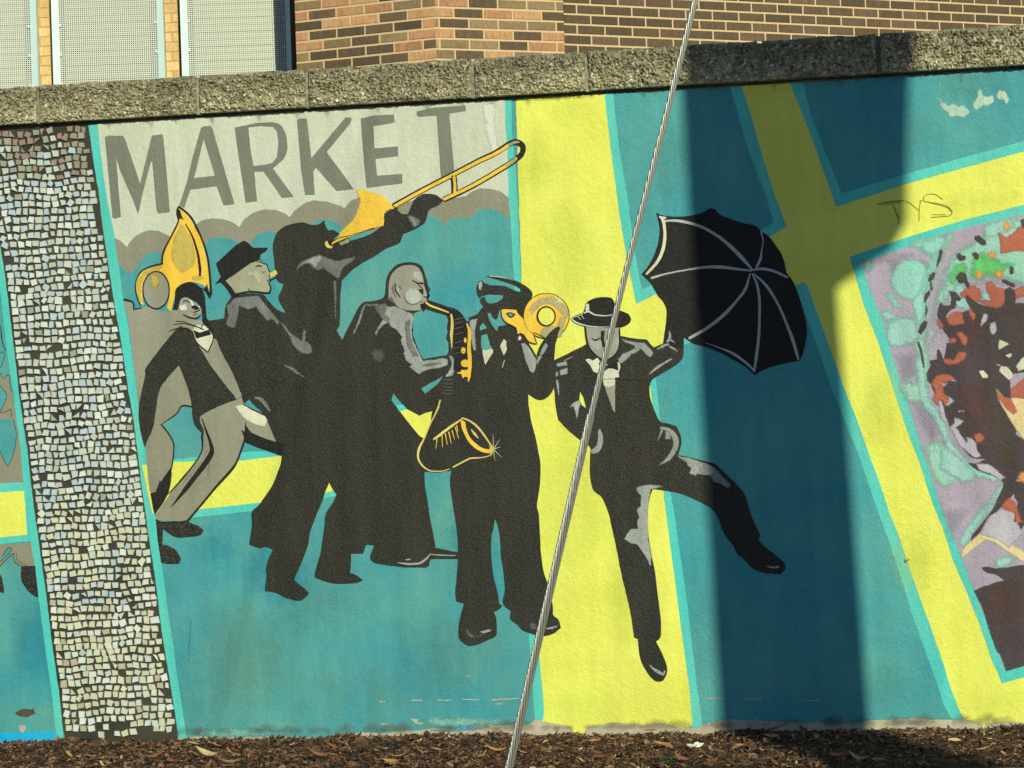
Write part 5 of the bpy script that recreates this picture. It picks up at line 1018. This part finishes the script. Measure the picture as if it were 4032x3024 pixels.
paint('brushed_patch', yfield, gt, 4.8, [blot(3480, 2700, 70, 90), blot(3600, 520, 60, 110), blot(3850, 330, 130, 60), blot(2640, 640, 60, 160), blot(2800, 2500, 50, 200)], None, 0.06, 0.4)
dark_run = paint_mat('dark_run_paint', (84, 84, 66), (104, 100, 78), 0.3)
runs = []
for x in list(range(30, 4000, 130)):
    x += wr.uniform(-50, 50); y0 = 500-0.0585*x; L = wr.uniform(8, 46)
    runs.append(('l', 's', [(x, y0+6), (x+2, y0+8+L*0.5), (x+4, y0+8+L)], [wr.uniform(14, 60), 10, 2]))
paint('dark_runs', wall, dark_run, 16.5, runs, None, 0.010, 0.5)  # soft dark strokes tapering down from below the caps
sp_ = []
for x in range(620, 4030, 90):
    x += wr.uniform(-40, 40); y0 = 2895-0.014*x; L = wr.uniform(10, 46)
    sp_.append(('l', 's', [(x-wr.uniform(20, 60), y0), (x, y0-L*0.3), (x+wr.uniform(20, 70), y0-2)], [16, L, 12]))
paint('soil_splash', wall, paint_mat('soil_splash_stain', (120, 112, 84), (104, 94, 70), 0.3), 16.6, sp_, None, 0.013, 0.45)
crk = paint_mat('hairline_crack', (40, 40, 34))
def crack(pts, w=1.6):
    out = []
    for a, b in zip(pts, pts[1:]):
        n = max(2, int(math.dist(a, b)/18))
        out += [(a[0]+(b[0]-a[0])*k/n+wr.uniform(-2.4, 2.4), a[1]+(b[1]-a[1])*k/n+wr.uniform(-2.4, 2.4)) for k in range(n)]
    return ('l', 's', out+[pts[-1]], [w*0.5]+[w]*max(1, len(out)-2)+[0.6])
paint('hairline_cracks', wall, crk, 16, [
    crack([(2618, 1840), (2632, 1880), (2637, 1935)], 2.2), crack([(756, 2435), (748, 2530), (744, 2600)], 1.1), crack([(2576, 2625), (2583, 2631)], 2),
    crack([(2010, 250), (2060, 392), (2180, 388), (2330, 380)], 1.6), crack([(1910, 2410), (1915, 2470)], 1.4), crack([(3562, 2198), (3568, 2216), (3580, 2200), (3572, 2196)], 3.0),
    crack([(2290, 1490), (2460, 1494), (2560, 1495)], 1.3), crack([(860, 1600), (1240, 1450)], 0.9)])
# ================================================================== THE BRICK BUILDING BEHIND
bld = tag(empty('brick_building', (0, 15, 0)), 'brown and tan brick building behind the wall with screened windows at its left', 'building')
def brick_mat(name, c, c2):
    m, nt, b = new_mat(name); tc = N(nt, 'ShaderNodeTexCoord')
    oi = N(nt, 'ShaderNodeObjectInfo')
    n1 = N(nt, 'ShaderNodeTexNoise'); n1.inputs['Scale'].default_value = 60; n1.inputs['Detail'].default_value = 5
    mp = N(nt, 'ShaderNodeMapping'); mp.inputs['Scale'].default_value = (1, 1, 0.35); nt.links.new(tc.outputs['Object'], mp.inputs[0])
    off = mathn(nt, 'MULTIPLY', oi.outputs['Random'], 37.0); cv = N(nt, 'ShaderNodeCombineXYZ')
    for i in range(3): nt.links.new(off, cv.inputs[i])
    nt.links.new(cv.outputs[0], mp.inputs[1]); nt.links.new(mp.outputs[0], n1.inputs[0])
    cc = mixc(nt, rng(nt, n1.outputs[0], 0.35, 0.65, 0, 1), alb(c), alb(c2))
    cc = mixc(nt, 1.0, cc, rng(nt, oi.outputs['Random'], 0, 1, 0.86, 1.18), 'MULTIPLY')
    nt.links.new(cc, b.inputs['Base Color']); b.inputs['Roughness'].default_value = 0.85
    bp = N(nt, 'ShaderNodeBump'); bp.inputs['Strength'].default_value = 0.5; bp.inputs['Distance'].default_value = 0.003
    nt.links.new(n1.outputs[0], bp.inputs['Height']); nt.links.new(bp.outputs[0], b.inputs['Normal'])
    return m
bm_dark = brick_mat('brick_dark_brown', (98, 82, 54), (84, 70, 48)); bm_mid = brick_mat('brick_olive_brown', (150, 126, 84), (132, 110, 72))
bm_tan = brick_mat('brick_orange_tan', (206, 160, 104), (182, 136, 88)); bm_rose = brick_mat('brick_rose_tan', (198, 146, 98), (172, 124, 82))
bm_yel = brick_mat('brick_yellow_tan', (232, 190, 118), (214, 172, 106)); bm_br = brick_mat('brick_brown', (112, 90, 62), (94, 76, 54))
m_mj, nt, b = new_mat('mortar_cream'); tc = N(nt, 'ShaderNodeTexCoord'); n1 = N(nt, 'ShaderNodeTexNoise'); n1.inputs['Scale'].default_value = 90; nt.links.new(tc.outputs['Object'], n1.inputs[0])
nt.links.new(mixc(nt, rng(nt, n1.outputs[0], 0.3, 0.7, 0, 1), alb((228, 194, 140)), alb((208, 176, 124))), b.inputs['Base Color']); b.inputs['Roughness'].default_value = 0.95
m_mj2, nt, b = new_mat('mortar_tan'); b.inputs['Base Color'].default_value = alb((196, 158, 104)); b.inputs['Roughness'].default_value = 0.95
B0 = Vector((0, 15, 0))
def local(v): return v - B0
BRICK_ME = {}
def brick_mesh(L, Hh, mat):
    key = (round(L, 3), mat.name)
    if key in BRICK_ME: return BRICK_ME[key]
    x0, x1, z0, z1, y0, y1, c = 0, L, 0, Hh, -0.004, 0.02, 0.003
    vs = [(x0+c,y0,z0+c),(x1-c,y0,z0+c),(x1-c,y0,z1-c),(x0+c,y0,z1-c),(x0,y0+c,z0),(x1,y0+c,z0),(x1,y0+c,z1),(x0,y0+c,z1),(x0,y1,z0),(x1,y1,z0),(x1,y1,z1),(x0,y1,z1)]
    fs = [(0,1,2,3),(4,5,1,0),(5,6,2,1),(6,7,3,2),(7,4,0,3),(8,9,5,4),(9,10,6,5),(10,11,7,6),(11,8,4,7)]
    me = mesh('brick', vs, fs); me.materials.append(mat); BRICK_ME[key] = me
    return me
def face_wall(P0, P1, palette, phase, z_lo=2.2, z_hi=5.0, v_lo=3.10, v_hi=3.80, name='wall_panel', mort=m_mj, back=0.25, hjoint=0.013, vis=None, off0=0.0):
    """a run of wall from P0 to P1 (xy, seen face), bricks one by one where the photograph shows them"""
    P0 = Vector((P0.x, P0.y, 0)); P1 = Vector((P1.x, P1.y, 0)); T = (P1-P0); L = T.length; T.normalize()
    ang = math.atan2(T.y, T.x); Nn = Vector((T.y, -T.x, 0))
    M = Matrix.Translation(local(P0)) @ Matrix.Rotation(ang, 4, 'Z')
    mb = MB(); mb.box(0, L, 0.0, back, 0, z_hi+1.5); o = mb.build(name, mort, bld); o.matrix_local = M
    C, BL = 0.0677, 0.2032; BH = C-hjoint; rr = random.Random(int(P0.x*100)+77)
    rest = {}
    r0_ = int((z_lo-phase)/C); r1_ = int((z_hi-phase)/C)
    for r in range(r0_, r1_):
        z = phase + r*C
        x = -(off0 % BL) - (BL/2 if r % 2 else 0)
        while x < L-0.012:
            a, b_ = max(0.0, x), min(L, x+BL-0.011)
            if b_-a > 0.02:
                mt = palette(rr)
                if v_lo <= z <= v_hi and (vis is None or vis(a, b_)):
                    ln = b_-a; me_ = brick_mesh(ln, BH, mt)
                    q = bpy.data.objects.new('brick', me_); col.objects.link(q); q.parent = bld
                    q.matrix_local = M @ Matrix.Translation((a, rr.uniform(-0.0012, 0.0012), z))
                else:
                    rest.setdefault(mt.name, [mt, MB()])[1].box(a, b_, -0.004, 0.01, z, z+BH)
            x += BL
    if rest:
        vs, fs, mi_, ms = [], [], [], []
        for i, (k_, (mt, m_)) in enumerate(rest.items()):
            k0 = len(vs); vs += m_.v; fs += [tuple(q+k0 for q in f) for f in m_.f]; mi_ += [i]*len(m_.f); ms.append(mt)
        me = mesh('outer_bricks', vs, fs); o = link('outer_bricks', me, ms, bld); me.polygons.foreach_set('material_index', mi_)
        o.matrix_local = M; o['kind'] = 'stuff'
    return M
pA0, pA1 = at(1165, 150, 14.40), at(1716, 150, 14.05)
pB1 = at(2222, 150, 14.36); pC0 = at(2222, 150, 14.385); pC1 = at(4700, 150, 16.4)
zph = at(1344, 103, 14.27).z % 0.0677
pal_ab = lambda r: r.choice([bm_dark, bm_br, bm_tan, bm_rose, bm_mid, bm_mid, bm_tan])
pal_c = lambda r: r.choice([bm_dark]*5+[bm_br]*2)
face_wall(pA0, pA1, pal_ab, zph, name='pier_face')
face_wall(pA1, pB1, pal_ab, zph, off0=0.07, name='pier_face')
zph2 = at(2250, 90, 14.39).z % 0.0677
face_wall(pC0, pC1, pal_c, zph2, v_lo=3.16, v_hi=3.92, vis=lambda a, b_: a < 4.1, hjoint=0.0125, name='long_face')
# left flank of the pier, turned away from the sun
YW = 15.20            # plane of the window wall
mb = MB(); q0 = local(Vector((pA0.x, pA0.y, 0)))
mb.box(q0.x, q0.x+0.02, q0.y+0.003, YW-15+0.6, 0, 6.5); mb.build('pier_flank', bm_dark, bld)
# back of window wall, continuous
xr = pA0.x
def wx(px, d=15.14): return at(px, 150, d).x
mb = MB(); mb.box(-7.5, xr+0.3, YW-15+0.35, YW-15+0.45, 0, 6.5); back = mb.build('room_wall', m_mj2, bld)
m_white, nt, b = new_mat('window_white_metal'); b.inputs['Base Color'].default_value = alb((214, 236, 214)); b.inputs['Roughness'].default_value = 0.5
m_screen, nt, b = new_mat('screen_paint'); b.inputs['Base Color'].default_value = alb((216, 218, 188)); b.inputs['Roughness'].default_value = 0.6
m_blind, nt, b = new_mat('blind_cream'); b.inputs['Base Color'].default_value = alb((186, 182, 142)); b.inputs['Roughness'].default_value = 0.8
m_dark, nt, b = new_mat('window_dark'); b.inputs['Base Color'].default_value = (0.012, 0.014, 0.016, 1); b.inputs['Roughness'].default_value = 0.15
# piers of yellow-tan brick between the windows
px_win = [(-305, 145), (205, 645), (712, 1152)]
xw = [(wx(a), wx(b_)) for a, b_ in px_win]
w0 = xw[1][1]-xw[1][0]; bay = xw[2][0]-xw[1][0]
for i in range(3): xw.insert(0, (xw[0][0]-bay, xw[0][0]-bay+w0))
pal_y = lambda r: bm_yel
zph3 = at(650, 95, 14.9).z % 0.0677
for i in range(len(xw)-1):
    a, b_ = xw[i][1]+0.002, xw[i+1][0]-0.026
    face_wall(Vector((a, YW, 0)), Vector((b_, YW, 0)), pal_y, zph3, name='brick_pier', mort=m_mj2, hjoint=0.0075, off0=0.09 if i % 2 else 0.05, back=0.3, vis=(lambda p, q: i >= 2))
Z0, Z1 = 2.35, 4.55
PITCHH = 0.0143
def window(x0, x1):
    W = x1-x0
    f = MB(); D = 0.06; fw_ = 0.046
    # frame: a box standing proud of the brick, its face splayed inward
    yF, yB = -D, 0.06
    def side(xa, xb, ya, yb_):       # outer edge xa at depth ya, inner edge xb at depth yb_
        z0, z1 = Z0, Z1
        v = [(xa, ya, z0), (xb, yb_, z0), (xb, yB, z0), (xa, yB, z0), (xa, ya, z1), (xb, yb_, z1), (xb, yB, z1), (xa, yB, z1)]
        fs = [(0, 1, 5, 4), (1, 2, 6, 5), (3, 0, 4, 7), (2, 3, 7, 6), (3, 2, 1, 0), (4, 5, 6, 7)]
        if xb < xa: fs = [tuple(reversed(q)) for q in fs]
        f.add(v, fs)
    side(0, fw_, yF, yF+0.017); side(W, W-fw_, yF, yF+0.017)
    for za, zb in ((Z0-0.05, Z0), (Z1, Z1+0.05)): f.box(0, W, yF, yB, za, zb)
    fo = f.build('window', m_white, bld); fo.location = (x0, YW-15, 0)
    # perforated screen: real holes between crossing bars
    s_ = MB(); xa, xb = fw_, W-fw_; y = yF+0.020; bar = 0.0029
    n = int((xb-xa)/PITCHH)
    for k in range(n+1):
        x = xa+(xb-xa)*k/n; s_.add([(x-bar, y, Z0), (x+bar, y, Z0), (x+bar, y, Z1), (x-bar, y, Z1)], [(0, 1, 2, 3)])
    zz = Z0
    while zz < Z1:
        s_.add([(xa, y+0.0006, zz-bar), (xb, y+0.0006, zz-bar), (xb, y+0.0006, zz+bar), (xa, y+0.0006, zz+bar)], [(0, 1, 2, 3)]); zz += PITCHH
    so_ = s_.build('perforated_screen', m_screen, fo); so_['kind'] = 'stuff'
    # blind: overlapping slats, a gap at each end showing the dark glass
    bl = MB(); g0, g1 = fw_+0.032, W-fw_-0.062; zz = Z0
    while zz < Z1:
        bl.add([(g0, 0.022, zz), (g1, 0.022, zz), (g1, 0.034, zz+0.052), (g0, 0.034, zz+0.052)], [(0, 1, 2, 3)]); zz += 0.05
    bo = bl.build('blind', m_blind, fo)
    gl = MB(); gl.box(0.004, W-0.004, 0.045, 0.055, Z0, Z1); gl.build('pane', m_dark, fo)
    for side_x in (fw_+0.010, W-fw_-0.012):
        z = 2.95
        while z < 4.2:
            c_ = MB(); c_.box(side_x-0.006, side_x+0.006, y-0.012, y-0.001, z-0.009, z+0.009); c_.build('screen_clip', m_white, fo); z += 0.205
    return fo
protos = [window(0 + x0, x1) for x0, x1 in xw]
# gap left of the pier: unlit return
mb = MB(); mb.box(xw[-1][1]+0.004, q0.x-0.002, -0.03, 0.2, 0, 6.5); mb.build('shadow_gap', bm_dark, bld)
mb = MB()
for i in range(len(xw)): mb.box(xw[i][0], xw[i][1], YW-15, YW-15+0.3, 0, Z0-0.052); mb.box(xw[i][0], xw[i][1], YW-15, YW-15+0.3, Z1+0.052, 6.5)
mb.build('window_surround', m_mj2, bld)

# ================================================================== CABLE AND POLE
m_gal, nt, b = new_mat('galvanised_steel'); b.inputs['Metallic'].default_value = 0.55; b.inputs['Base Color'].default_value = (0.40, 0.42, 0.39, 1); b.inputs['Roughness'].default_value = 0.36
m_core, nt, b = new_mat('groove_shade'); b.inputs['Base Color'].default_value = (0.03, 0.03, 0.028, 1); b.inputs['Roughness'].default_value = 0.7  # near-black core: shade between the strands put into its colour
DC = 1.60
cp = [at(x, y, DC) for x, y in ((2738, 0), (2586, 600), (2462, 1080), (2326, 1634), (2241, 2000), (2066, 2756), (2004, 3024))]
d_end = (cp[-1]-cp[-2]).normalized(); d_top = (cp[0]-cp[1]).normalized()
low = cp[-1]+d_end*((cp[-1].z+0.10)/-d_end.z)
high = cp[0]+d_top*((5.35-cp[0].z)/d_top.z)
def resample(P, step):
    out = []
    Q = [p for p in P]
    for i in range(len(Q)-1):
        p0 = Q[max(0, i-1)]; p1 = Q[i]; p2 = Q[i+1]; p3 = Q[min(len(Q)-1, i+2)]
        m_ = max(1, int((p2-p1).length/step))
        for k_ in range(m_):
            t = k_/m_; out.append(p1.lerp(p2, t))
    out.append(Q[-1])
    for _ in range(12): out = [out[0]]+[(out[i-1]+out[i]*2+out[i+1])/4 for i in range(1, len(out)-1)]+[out[-1]]
    return out
def helix_tubes(path, r_out, r_w, nstr, lay, nseg=6):
    """strands laid up round a path; every strand a tube"""
    cum = [0]
    for i in range(1, len(path)): cum.append(cum[-1]+(path[i]-path[i-1]).length)
    vs, fs = [], []
    for s_ in range(nstr):
        base = len(vs)
        C_ = []
        for i, p in enumerate(path):
            t = (path[min(len(path)-1, i+1)]-path[max(0, i-1)]).normalized()
            u = t.cross(Vector((0, 1, 0))).normalized(); v = t.cross(u)
            a = 2*math.pi*(cum[i]/lay + s_/nstr)
            C_.append((p + (u*math.cos(a)+v*math.sin(a))*(r_out-r_w), t, u, v))
        for i, (c_, t, u, v) in enumerate(C_):
            for k_ in range(nseg):
                b_ = 2*math.pi*k_/nseg; vs.append(c_+(u*math.cos(b_)+v*math.sin(b_))*r_w)
        for i in range(len(C_)-1):
            for k_ in range(nseg):
                a0 = base+i*nseg+k_; a1 = base+i*nseg+(k_+1) % nseg
                fs.append((a0, a1, a1+nseg, a0+nseg))
    return vs, fs
cable = tag(empty('guy_wire', tuple(low)), 'twisted steel guy wire slanting in front of the mural, thicker below', 'cable')
def child(name, vs, fs, mat, par, smooth=True):
    o = link(name, mesh(name, [tuple(Vector(v)-low) for v in vs], fs, smooth), mat, par); return o
upper = resample([high, cp[0], cp[1], cp[2], cp[3], cp[4]], 0.006)
v_, f_ = helix_tubes(upper, 0.00236, 0.00066, 7, -0.060); child('wire_strand', v_, f_, m_gal, cable)
v_, f_ = helix_tubes(upper, 0.0013, 0.00128, 1, 1.0, 8); child('wire_core', v_, f_, m_core, cable)
start = cp[3]
lower = resample([start, cp[4], cp[5], cp[6], low], 0.0035)
v_, f_ = helix_tubes(lower, 0.0031, 0.00054, 11, -0.050, 6); child('wrapped_grip', v_, f_, m_gal, cable)
v_, f_ = helix_tubes(lower, 0.0021, 0.0020, 1, 1.0, 8); child('wire_core', v_, f_, m_core, cable)
mb = MB(); mb.box(-0.02, 0.02, -0.02, 0.02, -0.25, 0.03); o = mb.build('anchor_rod', m_gal, cable)

# the pole that throws the broad shadow, standing right of the camera's view
m_pole, nt, b = new_mat('pole_concrete'); b.inputs['Base Color'].default_value = (0.28, 0.26, 0.22, 1); b.inputs['Roughness'].default_value = 0.9
PD = 3.9
def caster(px, py):
    s_, z_ = wall_pt(px, py); p = w2w(s_, 0, z_)
    k_ = PD/math.hypot(SUN.x, SUN.y)
    return p + SUN*k_
def lerp_z(a, b_, z):
    t = (z-b_.z)/(a.z-b_.z); return b_ + (a-b_)*t
pole = tag(empty('utility_pole', (1.4, 2.2, -0.26)), 'stout leaning utility pole with an equipment box, out of view to the right', 'pole')
P0_ = Vector(pole.location)
la, lb = caster(2722, 600), caster(2852, 2683); ra, rb = caster(3266, 1110), caster(3396, 2860)
vs, fs = [], []
levels = [-0.26, 0.6, 1.4, 2.2, 3.0, 3.8, 4.6, 6.2]
for z in levels:
    l, r = lerp_z(la, lb, z), lerp_z(ra, rb, z); c_ = (l+r)/2; rad = (r-l).length/2
    for k_ in range(24):
        a = 2*math.pi*k_/24; vs.append((c_.x+rad*math.cos(a)-P0_.x, c_.y+rad*math.sin(a)-P0_.y, z-P0_.z))
for j in range(len(levels)-1):
    for k_ in range(24): fs.append((j*24+k_, j*24+(k_+1) % 24, (j+1)*24+(k_+1) % 24, (j+1)*24+k_))
fs.append(tuple(range((len(levels)-1)*24, len(levels)*24)))
link('shaft', mesh('shaft', vs, fs, True), m_pole, pole)
ol = [caster(*q) for q in ((3230, -120), (3575, -120), (3575, 103), (3557, 500), (3556, 905), (3410, 1005), (3275, 1100), (3230, 1105))]
n_ = len(ol); vs = [q+Vector((0, -0.12, 0))-P0_ for q in ol]+[q+Vector((0, 0.04, 0))-P0_ for q in ol]
fs = [tuple(range(n_)), tuple(range(2*n_-1, n_-1, -1))]+[(i, (i+1) % n_, n_+(i+1) % n_, n_+i) for i in range(n_)]
link('equipment_box', mesh('equipment_box', vs, fs), m_gal, pole)

# ================================================================== FALLEN LEAVES, FLOWER, WEED
def leaf_mat(name, c):
    m, nt, b = new_mat(name); tc = N(nt, 'ShaderNodeTexCoord'); n1 = N(nt, 'ShaderNodeTexNoise'); n1.inputs['Scale'].default_value = 60; nt.links.new(tc.outputs['Object'], n1.inputs[0])
    nt.links.new(mixc(nt, rng(nt, n1.outputs[0], 0.3, 0.7, 0, 1), tuple(x*0.7 for x in c)+(1,), c+(1,)), b.inputs['Base Color']); b.inputs['Roughness'].default_value = 0.55; return m
lm = [leaf_mat('dry_leaf_tan', (0.52, 0.31, 0.12)), leaf_mat('dry_leaf_straw', (0.66, 0.50, 0.26)), leaf_mat('dry_leaf_brown', (0.32, 0.15, 0.07)), leaf_mat('dry_leaf_red', (0.42, 0.12, 0.06))]
def leaf_mesh(L, Wd, curl, cup):
    vs, fs = [], []; n = 7
    for i in range(n+1):
        t = i/n; x = (t-0.5)*L; w = Wd*0.5*math.sin(math.pi*min(1, t*0.96+0.02))**0.8; z = curl*(2*t-1)**2*L
        for k_ in (-1, 0, 1): vs.append((x, k_*w, z + (cup*w if k_ else 0)))
    for i in range(n):
        for k_ in range(2): a = i*3+k_; fs.append((a, a+1, a+4, a+3))
    m_ = len(vs); vs += [(v[0], v[1], v[2]-0.0006) for v in vs[:m_]]; fs += [tuple(reversed([q+m_ for q in f])) for f in fs[:]]
    return mesh('fallen_leaf', vs, fs, True)
lmesh = []
for k_ in range(5):
    for m_ in lm:
        me = leaf_mesh(0.034+0.007*k_, 0.009+0.0018*k_, 0.05+0.05*k_, 0.35); me.materials.append(m_); lmesh.append((me, m_.name))
words = {'dry_leaf_tan': 'tan', 'dry_leaf_straw': 'straw coloured', 'dry_leaf_brown': 'brown', 'dry_leaf_red': 'reddish'}
def bed_at(px, py):
    d = ray(px, py); t = (0.012-CAM_H)/d.z; p = CAMP+d*t; q = WM.inverted() @ p; return q.x, q.y
spots = [(T_, x, y) for T_, L_ in (('T', [(1340,620),(1570,570),(1700,560),(340,620),(190,655),(450,620),(640,665),(700,640),(880,650),(1000,640),(1250,545),(1420,560),(2150,565),(1020,660),(1480,690),(2080,640),(90,590),(1110,690)]),
      ('U', [(240,680),(330,690),(610,590),(670,515),(390,635),(840,690),(990,600),(1190,620),(1350,610),(1510,620),(1820,610),(1690,640),(1640,535),(1500,495),(2010,455),(1800,495),(1240,690),(2080,560),(1420,685),(100,560)]),
      ('V', [(60,660),(20,665),(570,500),(1040,495),(600,455),(1180,625),(1270,655),(1000,640),(1150,660),(1760,515),(1620,625),(2060,600),(2100,630),(1960,600),(1480,480),(1700,455),(1830,660),(330,480),(1060,520),(2150,690),(1920,640)])) for x, y in L_]
rr = random.Random(3)
place = {'T': 'left', 'U': 'middle', 'V': 'right'}
spots = [q for i_, q in enumerate(spots) if i_ % 5 != 3]
used_labels = set()
for T_, x, y in spots:
    me, nm = rr.choice(lmesh) if rr.random() > 0.3 else lmesh[rr.choice([0, 1, 4, 5, 8, 9])]
    if (T_, x) in (('T', 1340), ('V', 1180), ('V', 1150), ('U', 1510)): me, nm = lmesh[16 if T_ == 'V' else 17]
    px, py = src(T_, (x, y)); sx_, sy_ = bed_at(px, min(py, 3010))
    sy_ = max(-BED+0.02, min(-0.03, sy_))
    w_ = words[nm]
    zone = next(t for lim, t in ((250, 'below the blue stripe at far left'), (710, 'below the mosaic strip'), (1150, 'below the grey suited man'), (1560, 'below the trombonist'), (1990, 'below the trumpeter'), (2420, 'below the broad yellow band'), (2840, 'left of the broad shadow'), (3180, 'in the left of the broad shadow'), (3450, 'in the right of the broad shadow'), (3760, 'below the right turquoise diagonal'), (9999, 'at the bottom right corner')) if px < lim)
    lab = '%s dry leaf %s%s' % (w_, zone, ', by the wall' if sy_ > -0.2 else ', in front' if sy_ < -0.42 else '')
    if lab in used_labels: continue
    used_labels.add(lab)
    o = bpy.data.objects.new('fallen_leaf', me); col.objects.link(o)
    o.matrix_world = WM @ (Matrix.Translation((sx_, sy_, mulch_h(sx_, sy_)+0.012)) @ Euler((rr.gauss(0.35, 0.25), rr.gauss(0, 0.2), rr.uniform(-0.7, 0.7)+(math.pi if rr.random() < .5 else 0))).to_matrix().to_4x4())
    tag(o, '%s dry leaf %s%s' % (w_, zone, ', by the wall' if sy_ > -0.2 else ', in front' if sy_ < -0.42 else ''), 'leaf', 'dry leaves fallen on the mulch')
# white blossom
m_pet, nt, b = new_mat('petal_white'); b.inputs['Base Color'].default_value = (0.85, 0.83, 0.72, 1); b.inputs['Roughness'].default_value = 0.5
px, py = src('V', (80, 600)); sx_, sy_ = bed_at(px, py)
fl = tag(empty('fallen_flower'), 'white five petalled blossom lying on the mulch right of the yellow band', 'flower'); fl.matrix_world = WM @ Matrix.Translation((sx_, sy_, 0.03))
for k_ in range(5):
    vs, fs = [], []
    for i in range(6):
        t = i/5; w = 0.006*math.sin(math.pi*(0.1+0.85*t)); vs += [(0.022*t, -w, 0.010*t*t), (0.022*t, w, 0.010*t*t), (0.022*t, 0, 0.010*t*t-0.001)]
    for i in range(5): a = i*3; fs += [(a, a+3, a+4, a+1), (a+1, a+4, a+5, a+2), (a+2, a+5, a+3, a)]
    o = link('petal', mesh('petal', vs, fs), m_pet, fl); o.rotation_euler = (0.9, 0.0, 0.3+k_*2*math.pi/5)
# small weed
m_weed = leaf_mat('weed_green', (0.07, 0.14, 0.03))
vs, fs = [], []; px, py = src('U', (2130, 655)); sx_, sy_ = bed_at(px, py)
for k_ in range(70):
    a = rr.uniform(0, 6.28); L = rr.uniform(0.012, 0.04); bx, by = rr.gauss(0, 0.012), rr.gauss(0, 0.012); tip = (bx+math.cos(a)*L*0.7, by+math.sin(a)*L*0.7, L*0.6)
    k0 = len(vs); w = 0.0016; vs += [(bx-w*math.sin(a), by+w*math.cos(a), 0), (bx+w*math.sin(a), by-w*math.cos(a), 0), tip]; fs.append((k0, k0+1, k0+2))
wd = tag(link('small_weed', mesh('small_weed', vs, fs), m_weed), 'small tuft of green weed in the mulch below the yellow band', 'weed'); wd.matrix_world = WM @ Matrix.Translation((sx_, sy_, 0.012))
bpy.context.view_layer.update()
